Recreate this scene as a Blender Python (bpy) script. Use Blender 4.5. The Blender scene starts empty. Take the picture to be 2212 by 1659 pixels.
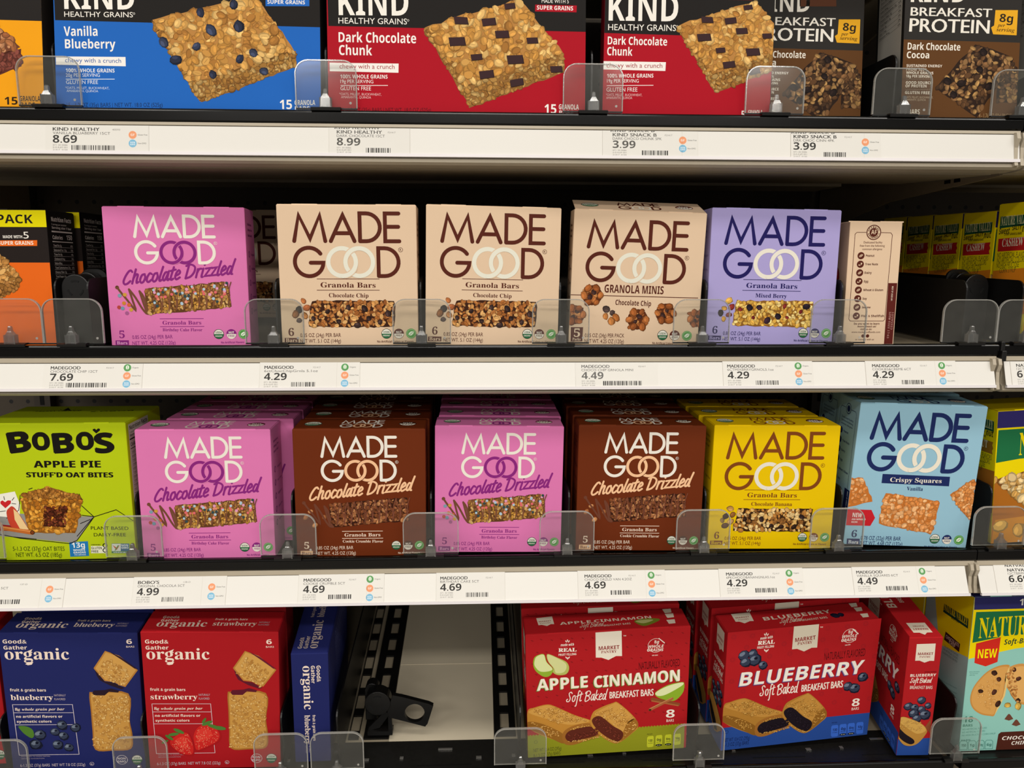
import bpy, bmesh, math, random
from mathutils import Matrix, Vector
R = math.radians
S = bpy.context.scene
COL = S.collection

# ------------------------------------------------------------------ camera, world, lights, exposure
def make_camera():
    p, yaw, roll = R(9.5), R(2.47368), R(0.20024)
    cy, sy = math.cos(yaw), math.sin(yaw)
    f = Vector((sy*math.cos(p), cy*math.cos(p), -math.sin(p)))
    r = Vector((cy, -sy, 0)); u = r.cross(f)
    r2 = r*math.cos(roll)+u*math.sin(roll); u2 = -r*math.sin(roll)+u*math.cos(roll)
    c = bpy.data.cameras.new('camera'); c.sensor_width = 36; c.lens = 36*1661/2212; c.clip_start = .01
    o = bpy.data.objects.new('camera', c)
    m = Matrix((r2, u2, -f)).transposed().to_4x4(); m.translation = (0, -.75, 1.35)
    o.matrix_world = m; COL.objects.link(o); S.camera = o
make_camera()
W = bpy.data.worlds.new('store_air'); S.world = W; W.use_nodes = True
bg = W.node_tree.nodes['Background']; bg.inputs[0].default_value = (1.0, .95, .88, 1); bg.inputs[1].default_value = .20
def ceiling_lamp(x, y, z, sx, sy, power):
    l = bpy.data.lights.new('ceiling_lamp', 'AREA'); l.shape = 'RECTANGLE'; l.size = sx; l.size_y = sy
    l.energy = power; l.color = (1.0, .955, .89)
    o = bpy.data.objects.new('ceiling_lamp', l); o.location = (x, y, z); COL.objects.link(o)
for (y, p) in ((-1.3, 24), (-3.4, 46), (-5.8, 76), (-8.6, 88)):
    for x in (-2.6, 0.0, 2.6): ceiling_lamp(x, y, 3.6, 1.9, .4, p)
S.view_settings.view_transform = 'Standard'; S.view_settings.look = 'None'
S.view_settings.exposure = 0.13; S.view_settings.gamma = 1.0; S.view_settings.use_curve_mapping = False

# ------------------------------------------------------------------ materials
def lin(hx):
    if not isinstance(hx, str): return tuple(hx)
    hx = hx.lstrip('#'); o = []
    for i in (0, 2, 4):
        v = int(hx[i:i+2], 16)/255
        o.append(v/12.92 if v <= .04045 else ((v+.055)/1.055)**2.4)
    return (o[0], o[1], o[2], 1.0)
MATS = {}
def mat(name, col=None, rough=.5, spec=.4, attr=False, noise=.06, scale=60, metal=0., bump=0.):
    if name in MATS: return MATS[name]
    m = bpy.data.materials.new(name); m.use_nodes = True; nt = m.node_tree; N = nt.nodes; L = nt.links
    b = N['Principled BSDF']; b.inputs['Roughness'].default_value = rough
    b.inputs['Specular IOR Level'].default_value = spec; b.inputs['Metallic'].default_value = metal
    tc = N.new('ShaderNodeTexCoord'); nz = N.new('ShaderNodeTexNoise'); nz.inputs['Scale'].default_value = scale
    nz.inputs['Detail'].default_value = 4
    L.new(tc.outputs['Object'], nz.inputs['Vector'])
    mr = N.new('ShaderNodeMapRange'); mr.inputs[3].default_value = 1-noise; mr.inputs[4].default_value = 1+noise
    L.new(nz.outputs['Fac'], mr.inputs[0])
    mx = N.new('ShaderNodeMix'); mx.data_type = 'RGBA'; mx.blend_type = 'MULTIPLY'; mx.inputs[0].default_value = 1
    if attr:
        a = N.new('ShaderNodeAttribute'); a.attribute_name = 'Col'; L.new(a.outputs['Color'], mx.inputs[6])
    else: mx.inputs[6].default_value = lin(col)
    L.new(mr.outputs[0], mx.inputs[7]); L.new(mx.outputs[2], b.inputs['Base Color'])
    if bump:
        bp = N.new('ShaderNodeBump'); bp.inputs['Strength'].default_value = bump; bp.inputs['Distance'].default_value = .0004
        L.new(nz.outputs['Fac'], bp.inputs['Height']); L.new(bp.outputs[0], b.inputs['Normal'])
    MATS[name] = m; return m
CARD = mat('printed_cardboard', attr=True, rough=.55, spec=.09, noise=.03, scale=25)
PAPER = mat('ticket_paper', attr=True, rough=.75, spec=.2, noise=.015)
BLACK = mat('black_plastic', '#0d0c0b', rough=.38, spec=.4, noise=.15)
RAIL = mat('glossy_black_rail', '#080706', rough=.18, spec=.28, noise=.1)
SPECK = mat('speckled_black_plastic', '#12110f', rough=.45, spec=.4, noise=.5, scale=300)
BEIGE = mat('beige_shelf_metal', '#aea38f', rough=.4, spec=.4, noise=.04)
DECKM = mat('beige_shelf_deck', '#8f8470', rough=.6, spec=.3, noise=.06, scale=12)
LINER = mat('pale_card_liner', '#c2b7a0', rough=.8, spec=.2, noise=.05, scale=9)
STRIP = mat('white_ticket_strip', '#dcd9d2', rough=.35, spec=.4, noise=.015, scale=8)
CHROME = mat('bright_clip_metal', '#d8d4cc', rough=.25, metal=.9)
def clear_mat(name, haze, col, gl):
    m = bpy.data.materials.new(name); m.use_nodes = True; nt = m.node_tree; N = nt.nodes; L = nt.links
    out = N['Material Output']; N.remove(N['Principled BSDF'])
    tr = N.new('ShaderNodeBsdfTransparent'); tr.inputs[0].default_value = (.97, .975, .97, 1)
    df = N.new('ShaderNodeBsdfDiffuse'); df.inputs[0].default_value = lin(col)
    gs = N.new('ShaderNodeBsdfGlossy'); gs.inputs['Roughness'].default_value = .12
    tc = N.new('ShaderNodeTexCoord'); nz = N.new('ShaderNodeTexNoise'); nz.inputs['Scale'].default_value = 90
    L.new(tc.outputs['Object'], nz.inputs['Vector'])
    mr = N.new('ShaderNodeMapRange'); mr.inputs[3].default_value = haze*.7; mr.inputs[4].default_value = haze*1.3
    L.new(nz.outputs['Fac'], mr.inputs[0])
    m1 = N.new('ShaderNodeMixShader'); L.new(mr.outputs[0], m1.inputs[0]); L.new(tr.outputs[0], m1.inputs[1]); L.new(df.outputs[0], m1.inputs[2])
    m2 = N.new('ShaderNodeMixShader'); m2.inputs[0].default_value = gl; L.new(m1.outputs[0], m2.inputs[1]); L.new(gs.outputs[0], m2.inputs[2])
    L.new(m2.outputs[0], out.inputs[0]); return m
CLEAR = clear_mat('clear_plastic', .015, '#d8d4ca', .014)
EDGE = clear_mat('clear_plastic_edge', .38, '#cfccc4', .18)
NIB = clear_mat('clear_plastic_nib', .04, '#d8d6d0', .12)

def peg_material():
    m = bpy.data.materials.new('pegboard'); m.use_nodes = True; nt = m.node_tree; N = nt.nodes; L = nt.links
    b = N['Principled BSDF']; b.inputs['Roughness'].default_value = .7
    tc = N.new('ShaderNodeTexCoord'); sp = N.new('ShaderNodeSeparateXYZ'); L.new(tc.outputs['Object'], sp.inputs[0])
    def M(op, a, c):
        n = N.new('ShaderNodeMath'); n.operation = op
        for i, v in enumerate((a, c)):
            if v is None: continue
            if isinstance(v, (int, float)): n.inputs[i].default_value = v
            else: L.new(v, n.inputs[i])
        return n.outputs[0]
    def cell(o, off):
        return M('SUBTRACT', M('FRACT', M('ADD', M('DIVIDE', o, .0254), off), None), .5)
    cx = cell(sp.outputs['X'], .25+100); cz = cell(sp.outputs['Z'], .32)
    d = M('SQRT', M('ADD', M('MULTIPLY', cx, cx), M('MULTIPLY', cz, cz)), None)
    h = M('LESS_THAN', d, .125)
    mx = N.new('ShaderNodeMix'); mx.data_type = 'RGBA'; L.new(h, mx.inputs[0])
    mx.inputs[6].default_value = lin('#40372b'); mx.inputs[7].default_value = lin('#0b0908')
    L.new(mx.outputs[2], b.inputs['Base Color']); return m

# ------------------------------------------------------------------ mesh helpers
def new_obj(name, me, parent=None, loc=None):
    o = bpy.data.objects.new(name, me); COL.objects.link(o)
    if parent: o.parent = parent
    if loc: o.location = loc
    return o
def thing(name, label, cat, loc=(0, 0, 0), rot=(0, 0, 0), group=None):
    o = new_obj(name, None); o.location = loc; o.rotation_mode = 'YXZ'; o.rotation_euler = rot
    o.empty_display_size = .02
    return tag(o, label, cat, group)
def tag(o, label, cat, group=None):
    o['label'] = label; o['category'] = cat
    if group: o['group'] = group
    return o
def dup(root, loc, label, drot=0.):
    r = root.copy(); COL.objects.link(r); r.location = loc; r['label'] = label
    if drot: r.rotation_euler[2] += R(drot)
    for ch in list(root.children):
        c = ch.copy(); COL.objects.link(c); c.parent = r
        for g in list(ch.children):
            d = g.copy(); COL.objects.link(d); d.parent = c
    return r
class MB:
    """mesh builder: verts, faces, per-face colour and material slot"""
    def __init__(s): s.v = []; s.f = []; s.c = []; s.m = []
    def add(s, vs, fs, col=(1, 1, 1, 1), mi=0):
        n = len(s.v); s.v += [tuple(p) for p in vs]
        for f in fs: s.f.append([i+n for i in f]); s.c.append(col); s.m.append(mi)
    def box(s, x0, x1, y0, y1, z0, z1, col=(1, 1, 1, 1), mi=0):
        s.add([(x0,y0,z0),(x1,y0,z0),(x1,y1,z0),(x0,y1,z0),(x0,y0,z1),(x1,y0,z1),(x1,y1,z1),(x0,y1,z1)],
              [(0,3,2,1),(4,5,6,7),(0,1,5,4),(1,2,6,5),(2,3,7,6),(3,0,4,7)], col, mi)
    def prism(s, prof, x0, x1, ax='x', col=(1, 1, 1, 1), mi=0, sidemi=None):
        """closed profile extruded along an axis; prof coords are (y,z) for x, (x,z) for y, (x,y) for z"""
        a = sum(prof[i][0]*prof[(i+1) % len(prof)][1]-prof[(i+1) % len(prof)][0]*prof[i][1] for i in range(len(prof)))
        if a < 0: prof = prof[::-1]
        n = len(prof)
        def P(q, t): return (t, q[0], q[1]) if ax == 'x' else ((q[0], t, q[1]) if ax == 'y' else (q[0], q[1], t))
        vs = [P(q, x0) for q in prof]+[P(q, x1) for q in prof]
        lo, hi = list(range(n)), list(range(n, 2*n))
        caps = [lo[::-1], hi]; sides = [(i, (i+1) % n, (i+1) % n+n, i+n) for i in range(n)]
        if ax == 'y': caps = [lo, hi[::-1]]; sides = [f[::-1] for f in sides]
        s.add(vs, caps, col, mi); s.add(vs, sides, col, mi if sidemi is None else sidemi)
    def build(s, name, mats, parent=None, loc=None, attr=False, bevel=0., smooth=False):
        me = bpy.data.meshes.new(name); me.from_pydata(s.v, [], s.f)
        for m in (mats if isinstance(mats, (list, tuple)) else [mats]): me.materials.append(m)
        me.polygons.foreach_set('material_index', s.m)
        if attr:
            at = me.color_attributes.new('Col', 'FLOAT_COLOR', 'CORNER'); buf = []
            for p, c in zip(me.polygons, s.c): buf += list(c)*p.loop_total
            at.data.foreach_set('color', buf)
        if bevel:
            bm = bmesh.new(); bm.from_mesh(me)
            bmesh.ops.remove_doubles(bm, verts=bm.verts, dist=1e-6)
            bmesh.ops.bevel(bm, geom=[e for e in bm.edges if len(e.link_faces) == 2 and e.calc_face_angle(0) > .6], offset=bevel, segments=2, affect='EDGES', profile=.5)
            bm.to_mesh(me); bm.free()
        if smooth: me.polygons.foreach_set('use_smooth', [True]*len(me.polygons))
        me.update(); return new_obj(name, me, parent, loc)
def arc(cx, cy, r, a0, a1, n=8): return [(cx+r*math.cos(R(a0+(a1-a0)*i/n)), cy+r*math.sin(R(a0+(a1-a0)*i/n))) for i in range(n+1)]
def rrect(x0, z0, x1, z1, r, bottom=False):
    b = r if bottom else 0
    p = arc(x1-r, z1-r, r, 0, 90)+arc(x0+r, z1-r, r, 90, 180)
    p += (arc(x0+b, z0+b, b, 180, 270)+arc(x1-b, z0+b, b, 270, 360)) if bottom else [(x0, z0), (x1, z0)]
    return p

# ------------------------------------------------------------------ lettering
FONT = {'R': None, 'B': (0x1D5D4, 0x1D5EE, 0x1D7EC), 'S': (0x1D400, 0x1D41A, 0x1D7CE), 'SI': (0x1D468, 0x1D482, 0x1D7CE),
        'SC': (0x1D4D0, 0x1D4EA, None), 'BI': (0x1D63C, 0x1D656, 0x1D7EC), 'M': (0x1D670, 0x1D68A, 0x1D7F6)}
def fmap(s, f):
    t = FONT[f]
    if not t: return s
    o = ''
    for ch in s:
        if 'A' <= ch <= 'Z': o += chr(t[0]+ord(ch)-65)
        elif 'a' <= ch <= 'z': o += chr(t[1]+ord(ch)-97)
        elif ch.isdigit() and t[2]: o += chr(t[2]+ord(ch)-48)
        else: o += ch
    return o
TC = {}
def glyphs(s, f):
    k = (s, f)
    if k in TC: return TC[k]
    c = bpy.data.curves.new('lettering', 'FONT'); c.body = fmap(s, f); c.size = 1.0; c.resolution_u = 3; c.fill_mode = 'FRONT'
    o = bpy.data.objects.new('lettering', c)
    me = bpy.data.meshes.new_from_object(o)
    vs = [(v.co.x, v.co.y) for v in me.vertices]; fs = [list(p.vertices) for p in me.polygons]
    bpy.data.objects.remove(o); bpy.data.curves.remove(c); bpy.data.meshes.remove(me)
    if not vs: vs = [(0, 0)]
    TC[k] = (vs, fs, min(v[0] for v in vs), max(v[0] for v in vs)); return TC[k]
CAP = {f: max(v[1] for v in glyphs('H', f)[0]) for f in FONT}
CAP['SC'] = .52

# ------------------------------------------------------------------ printed artwork on a flat panel
def homography(src, dst):
    A = []; b = []
    for (x, y), (u, v) in zip(src, dst):
        A.append([x, y, 1, 0, 0, 0, -u*x, -u*y]); b.append(u)
        A.append([0, 0, 0, x, y, 1, -v*x, -v*y]); b.append(v)
    n = 8; M = [r+[q] for r, q in zip(A, b)]
    for i in range(n):
        p = max(range(i, n), key=lambda k: abs(M[k][i])); M[i], M[p] = M[p], M[i]
        for k in range(n):
            if k != i:
                f = M[k][i]/M[i][i]
                for j in range(i, n+1): M[k][j] -= f*M[i][j]
    return [M[i][n]/M[i][i] for i in range(n)]
LV = 3e-5
class Art:
    """ink shapes on a w x h panel (metres); drawing coordinates are measured in the unit set by use()"""
    def __init__(s, w, h):
        s.w, s.h = w, h; s.pr = []; s.part = 'body'; s.mm(); s.fl = []; s.f0 = 4; s.clip = None
    def mm(s): s.H = None; s.k = .001; return s
    def use(s, TL, TR, BL, BR, w=None, h=None, y0=0.):
        w = w or s.w; h = h or s.h
        s.H = homography([TL, TR, BL, BR], [(0, y0), (w, y0), (0, h), (w, h)])
        a, b = s.raw(*TL), s.raw(*TR); s.k = w/math.hypot(TR[0]-TL[0], TR[1]-TL[1]); return s
    def raw(s, x, y):
        if s.H is None: return (x*.001, y*.001)
        h = s.H; d = h[6]*x+h[7]*y+1
        return ((h[0]*x+h[1]*y+h[2])/d, (h[3]*x+h[4]*y+h[5])/d)
    def at(s, x, y):
        u, v = s.raw(x, y); return (u, s.h-v)
    def put(s, vs, fs, col, lv):
        e = 2e-4
        if s.clip:
            x0, x1 = s.clip
        else: x0, x1 = e, s.w-e
        vs = [(min(max(u, x0), x1), min(max(v, e), s.h-e)) for u, v in vs]
        s.pr.append((vs, fs, lin(col), lv, s.part))
    def ccw(s, p):
        a = sum(p[i][0]*p[(i+1) % len(p)][1]-p[(i+1) % len(p)][0]*p[i][1] for i in range(len(p)))
        return p if a > 0 else p[::-1]
    def poly(s, pts, col, lv=1):
        p = s.ccw([s.at(*q) for q in pts]); s.put(p, [list(range(len(p)))], col, lv)
    def blob(s, pts, col, lv=1, n=4):
        """closed smooth outline through the points"""
        m = len(pts); o = []
        for i in range(m):
            a, b, c, d = pts[i-1], pts[i], pts[(i+1) % m], pts[(i+2) % m]
            for j in range(n):
                t = j/n
                o.append(tuple(.5*(2*b[q]+(c[q]-a[q])*t+(2*a[q]-5*b[q]+4*c[q]-d[q])*t*t+(3*b[q]-a[q]-3*c[q]+d[q])*t**3)*1.0 for q in (0, 1)))
        s.poly(o, col, lv)
    def rect(s, x0, y0, x1, y1, col, lv=1): s.poly([(x0, y0), (x1, y0), (x1, y1), (x0, y1)], col, lv)
    def disc(s, x, y, r, col, lv=2, ry=None, n=20, rot=0):
        u, v = s.at(x, y); a = r*s.k; b = (ry or r)*s.k; c, t = math.cos(R(rot)), math.sin(R(rot))
        p = [(u+a*math.cos(q)*c-b*math.sin(q)*t, v+a*math.cos(q)*t+b*math.sin(q)*c) for q in [2*math.pi*i/n for i in range(n)]]
        s.put(p, [list(range(n))], col, lv)
    def ring(s, x, y, ro, ri, col, lv=2, a0=0, a1=360, n=40, sy=1.):
        u, v = s.at(x, y); k = s.k; p = []; f = []
        for i in range(n+1):
            q = R(a0+(a1-a0)*i/n)
            p += [(u+ro*k*math.cos(q), v+ro*k*math.sin(q)*sy), (u+ri*k*math.cos(q), v+ri*k*math.sin(q)*sy)]
        for i in range(n): f.append([2*i, 2*i+2, 2*i+3, 2*i+1])
        s.put(p, f, col, lv)
    def stroke(s, pts, wd, col, lv=2, wd1=None, lim=2.2, closed=False):
        """round-capped mitred ribbon; it climbs a hair along its length so that it may cross itself"""
        P = []
        for q in pts:
            u = s.at(*q)
            if not P or math.dist(u, P[-1]) > 2e-6: P.append(u)
        n = len(P); k = s.k/2; vs = []; fs = []; lvs = []
        if n < 2: return
        rad = [k*(wd if wd1 is None else wd+(wd1-wd)*i/(n-1)) for i in range(n)]
        dr = [((P[i+1][0]-P[i][0])/math.dist(P[i], P[i+1]), (P[i+1][1]-P[i][1])/math.dist(P[i], P[i+1])) for i in range(n-1)]
        if closed and math.dist(P[0], P[-1]) < 1e-5: pass
        for i in range(n):
            a = dr[i-1] if i else dr[0]; b = dr[i] if i < n-1 else dr[-1]
            nx, ny = -(a[1]+b[1]), a[0]+b[0]; L = math.hypot(nx, ny)
            if L < .02: nx, ny = -a[1], a[0]; m = 1
            else:
                nx /= L; ny /= L; m = min(lim, 1/max(.05, nx*-a[1]+ny*a[0]))
            r = rad[i]*m; vs += [(P[i][0]+nx*r, P[i][1]+ny*r), (P[i][0]-nx*r, P[i][1]-ny*r)]; lvs += [lv+i*.03]*2
        for i in range(n-1): fs.append([2*i, 2*i+1, 2*i+3, 2*i+2])
        for (e, d, sg) in ((0, dr[0], 1), (n-1, dr[-1], -1)):
            a0 = math.atan2(d[0]*sg, -d[1]*sg); b = len(vs); r = rad[e]
            for t in range(1, 8):
                q = a0+math.pi*t/8; vs.append((P[e][0]+r*math.cos(q), P[e][1]+r*math.sin(q))); lvs.append(lv+e*.03)
            f = [2*e, *range(b, b+7), 2*e+1] if sg > 0 else [2*e+1, *range(b, b+7), 2*e]
            fs.append(f)
        s.put(vs, fs, col, lvs)
    def text(s, t, x0, y0, x1, y1, h, col, f='B', sh=0., lv=3):
        vs, fs, a, b = glyphs(t, f); p, q = s.at(x0, y0), s.at(x1, y1)
        L = math.hypot(q[0]-p[0], q[1]-p[1]); ux, uy = (q[0]-p[0])/L, (q[1]-p[1])/L
        sx = L/max(1e-6, b-a); sy = h*s.k/CAP[f]
        out = []
        for (x, y) in vs:
            X = (x-a)*sx+y*sy*sh; Y = y*sy
            out.append((p[0]+ux*X-uy*Y, p[1]+uy*X+ux*Y))
        s.put(out, fs, col, lv)
    # a printed cluster flake: outline, body, groove, sheen; stacked only as high as it must be
    def flake(s, x, y, a, b, rot, cols, rnd, groove=True):
        u, v = s.at(x, y); k = s.k; r = max(a, b)*k; lv = 4
        for (fu, fv, fr, fl) in s.fl:
            if fl >= lv and (fu-u)**2+(fv-v)**2 < (fr+r)**2*.85: lv = fl+1
        s.fl.append((u, v, r, lv)); base = s.f0+(lv-4)*1.2
        c, t = math.cos(R(rot)), math.sin(R(rot)); n = 9
        def el(ka, kb, ox, oy, col, l, jit=.12):
            p = []
            for i in range(n):
                q = 2*math.pi*i/n; j = 1+rnd.uniform(-jit, jit)
                X = ox*a*k+ka*a*k*math.cos(q)*j; Y = oy*b*k+kb*b*k*math.sin(q)*j
                p.append((u+X*c-Y*t, v+X*t+Y*c))
            s.put(p, [list(range(n))], col, l)
        el(1.12, 1.2, 0, -.12, cols[1], base)
        el(.96, .95, 0, .05, cols[0], base+.35)
        if cols[2]: el(.55, .42, -.1, .35, cols[2], base+.7, .2)
        if groove: el(.7, .09, 0, -.05, cols[1], base+.9, .05)
def shade(c, k):
    c = lin(c); return (min(1, c[0]*k), min(1, c[1]*k), min(1, c[2]*k), 1)
def cluster(A, quad, pal, base, fs, seed, dark=.5, lite=1.3, dens=1.22, groove=.5, jag=.5, ratio=.6, lv=3):
    """printed picture of an oat cluster filling a quad (TL,TR,BR,BL)"""
    rnd = random.Random(seed); A.part = 'picture'
    TL, TR, BR, BL = quad
    def bi(u, v): return tuple((TL[i]*(1-u)+TR[i]*u)*(1-v)+(BL[i]*(1-u)+BR[i]*u)*v for i in (0, 1))
    W_ = math.dist(TL, TR); H_ = math.dist(TL, BL); pts = []
    def edge(p, q, L):
        n = max(3, int(L/fs)); d = L or 1; nx, ny = (q[1]-p[1])/d, -(q[0]-p[0])/d
        for i in range(n):
            t = i/n; j = rnd.uniform(-.15, 1)*jag*fs*.6
            pts.append((p[0]+(q[0]-p[0])*t+nx*j, p[1]+(q[1]-p[1])*t+ny*j))
    edge(TL, TR, W_); edge(TR, BR, H_); edge(BR, BL, W_); edge(BL, TL, H_)
    A.poly(pts, base, lv)
    nx, ny = max(2, int(W_/fs*1.05*dens)), max(2, int(H_/fs*1.25*dens)); cells = [(i, j) for i in range(nx) for j in range(ny)]; rnd.shuffle(cells)
    for (i, j) in cells:
        x, y = bi(min(.985, max(.015, (i+.5+rnd.uniform(-.45, .45))/nx)), min(.97, max(.03, (j+.5+rnd.uniform(-.45, .45))/ny)))
        c = rnd.choice(pal); k = rnd.uniform(.85, 1.1); a = fs*rnd.uniform(.3, .7); b = a*rnd.uniform(ratio-.12, ratio+.18)
        A.flake(x, y, a, b, rnd.uniform(0, 360), (shade(c, k), shade(c, dark), shade(c, lite*k) if rnd.random() < .7 else None), rnd, rnd.random() < groove)
    A.part = 'body'
def bits(A, pts, r, cols, seed=1, lite=1.4):
    rnd = random.Random(seed); A.part = 'picture'
    for i, (x, y) in enumerate(pts):
        c = cols[i % len(cols)]; k = rnd.uniform(.8, 1.15)
        A.flake(x, y, r*k, r*k*.75, rnd.uniform(0, 180), (lin(c), shade(c, .45), shade(c, lite)), rnd, False)
    A.part = 'body'
def berry(A, x, y, r, seed=0, crown=True):
    A.part = 'picture'; rnd = random.Random(seed); n = len(A.fl)
    A.flake(x, y, r, r, 30, (lin('#343c50'), lin('#15182a'), lin('#6f7a8c')), rnd, False)
    if crown:
        u, v = A.at(x, y)
        A.flake(x+r*.25, y-r*.2, r*.32, r*.28, 0, (lin('#141626'), lin('#4a5468'), None), rnd, False)
    A.part = 'body'

# the stroke lettering of the two-line carton title (millimetres on a 132 mm wide face, y down)
def title(A, col, ringc, base, ox=0., oy=0., sx=1., sy=1., wd=3.7, rw=4.1, reg=True):
    H0, k0 = A.H, A.k; A.mm(); A.part = 'logo'
    T = lambda p: [(ox+sx*x, oy+sy*y) for x, y in p]
    def bowl(cx, cy, r): return [(cx+r*math.cos(R(a)), cy-r*math.sin(R(a))) for a in range(90, -91, -12)]
    st = [[(15.7,34.1),(20.6,9.9),(30.7,31.9),(40.4,9.9),(45,34.1)], [(50.2,34.1),(62.0,9.7),(72.7,34.1)], [(54.8,26.6),(68.8,26.6)],
          [(78,34.1),(78,7.9)]+bowl(84,21,13.1)+[(78,34.1)], [(115,7.9),(102,7.9),(102,34.1),(115.4,34.1)], [(102,20.4),(114.6,20.4)],
          [(29+13.5*math.cos(R(a)), 53.9-13.5*math.sin(R(a))) for a in range(36, 355, 10)]+[(42.4,54.6),(30.5,54.6)],
          [(95,67.3),(95,40.7)]+bowl(101,54,13.3)+[(95,67.3)]]
    for p_, p in enumerate(st): A.stroke(T(p), wd, col, 3+p_*.12)
    def rg(cx, a0, a1, w, c, lv): A.stroke(T([(cx+13.2*math.cos(R(a0+(a1-a0)*i/36)), 54-13.2*math.sin(R(a0+(a1-a0)*i/36))) for i in range(37)]), w, c, lv)
    rg(60.2, 0, 360, rw, ringc, 2.2)
    rg(76.6, 108, 152, rw*1.4, base, 4); rg(76.6, -97, 263, rw, ringc, 6)
    rg(60.2, -74, -30, rw*1.4, base, 9); rg(60.2, -88, -16, rw, ringc, 11)
    if reg:
        x, y = T([(116.4, 42.2)])[0]; A.ring(x, y, 2.2*sx, 1.85*sx, col, 3, n=16); A.text('R', x-.9*sx, y+1.0*sx, x+.9*sx, y+1.0*sx, 2*sx, col, 'R')
    A.part = 'body'; A.H, A.k = H0, k0
# hand-drawn marker strokes, single line glyphs, unit cap height, y up
SCRIPT = {'C': (.62, [[(.55,.86),(.45,.98),(.3,.9),(.12,.55),(.04,.2),(.14,.0),(.32,.03),(.5,.2)]]),
 'h': (.5, [[(.16,1.0),(.02,0)],[(.06,.3),(.2,.52),(.34,.5),(.3,.2),(.32,.02),(.42,.06)]]),
 'o': (.44, [[(.3,.5),(.12,.45),(.03,.18),(.12,0),(.28,.06),(.36,.3),(.28,.5)]]),
 'c': (.4, [[(.34,.46),(.2,.52),(.06,.3),(.06,.08),(.18,0),(.36,.12)]]),
 'l': (.26, [[(.22,1.0),(.06,.15),(.1,0),(.2,.05)]]),
 'a': (.46, [[(.34,.48),(.16,.48),(.03,.2),(.08,.02),(.2,.06),(.34,.4),(.38,.5),(.33,.1),(.38,0),(.46,.06)]]),
 't': (.36, [[(.24,.86),(.1,.12),(.16,0),(.28,.06)],[(.04,.54),(.38,.6)]]),
 'e': (.42, [[(.06,.22),(.26,.3),(.34,.42),(.24,.54),(.1,.4),(.04,.15),(.14,0),(.36,.1)]]),
 'D': (.72, [[(.18,.95),(.04,.0)],[(.0,.92),(.3,1.0),(.6,.78),(.58,.4),(.36,.1),(.04,.0)]]),
 'r': (.36, [[(.1,.5),(.03,0)],[(.06,.25),(.18,.48),(.34,.5)]]),
 'i': (.22, [[(.12,.5),(.04,.04),(.12,0)],[(.17,.78),(.18,.8)]]),
 'z': (.42, [[(.06,.48),(.38,.5),(.04,.03),(.4,.04)]]),
 'd': (.5, [[(.32,.44),(.16,.48),(.03,.2),(.08,.02),(.22,.08),(.36,.45)],[(.5,1.08),(.38,.45),(.32,.05),(.4,0)]]),
 'S': (.62, [[(.58,.84),(.44,1.0),(.24,.86),(.3,.6),(.4,.36),(.3,.06),(.06,.02),(.0,.2),(.12,.28)]]),
 'f': (.36, [[(.44,.96),(.34,1.08),(.24,.8),(.08,-.3),(-.04,-.4)],[(.06,.42),(.36,.5)]]),
 'B': (.68, [[(.2,.95),(.04,.0),(.3,-.02),(.52,.16),(.46,.42),(.2,.5),(.52,.6),(.6,.82),(.42,1.0),(.1,.9),(.02,.74)]]),
 'k': (.46, [[(.18,1.0),(.02,0)],[(.36,.5),(.1,.28),(.34,.02),(.44,.06)]]), ' ': (.3, [])}
def smooth(p, n=4):
    if len(p) < 3: return p
    o = []
    for i in range(len(p)-1):
        a, b, c, d = p[max(0, i-1)], p[i], p[i+1], p[min(len(p)-1, i+2)]
        for j in range(n):
            t = j/n
            o.append(tuple(.5*(2*b[q]+(c[q]-a[q])*t+(2*a[q]-5*b[q]+4*c[q]-d[q])*t*t+(3*b[q]-a[q]-3*c[q]+d[q])*t**3) for q in (0, 1)))
    return o+[p[-1]]
def script(A, t, x0, y0, x1, y1, h, col, wd, lv=3, slant=.18):
    tot = sum(SCRIPT[c][0] for c in t); dx, dy = (x1-x0)/tot, (y1-y0)/tot; L = math.hypot(x1-x0, y1-y0); ex, ey = (y1-y0)/L, -(x1-x0)/L
    x = 0.
    for c in t:
        w, ss = SCRIPT[c]
        for p in ss:
            if c.islower(): p = [(a, b*1.22 if b < .6 else .73+(b-.6)*.75) for a, b in p]
            q = smooth(p) if c != 'z' else p
            A.stroke([(x0+dx*(x+a+b*slant)+ex*b*h, y0+dy*(x+a+b*slant)+ey*b*h) for a, b in q], wd, col, lv)
        x += w
def usda(A, x, y, r, ry=None, base=None):
    q = (ry or r)/r; A.disc(x, y, r, '#e9e4d6', 2, ry=ry); A.ring(x, y, r, r*.9, '#2f3a30', 4, n=24, sy=q)
    u = [(x+r*.88*math.cos(R(a)), y-r*q*.88*math.sin(R(a))) for a in range(180, 361, 15)]; A.poly(u, '#2f6b45', 3)
    A.text('USDA', x-r*.6, y-r*q*.12, x+r*.6, y-r*q*.12, r*.42*q, '#2c5a40', 'B', lv=4); A.text('ORGANIC', x-r*.66, y+r*q*.48, x+r*.66, y+r*q*.48, r*.26*q, '#e9e4d6', 'B', lv=4)
def nutfree(A, x, y, r, col, ry=None):
    q = (ry or r)/r; A.disc(x, y, r, col, 2, ry=ry)
    u = [(x+r*.9*math.cos(R(a)), y-r*q*.9*math.sin(R(a))) for a in range(180, 361, 15)]; A.poly(u, '#e9e1d2', 3)
    A.text('NUT', x-r*.52, y-r*q*.1, x+r*.52, y-r*q*.1, r*.42*q, '#efe8dc', 'B', lv=4); A.text('FREE', x-r*.58, y+r*q*.5, x+r*.58, y+r*q*.5, r*.36*q, col, 'B', lv=4)
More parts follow.
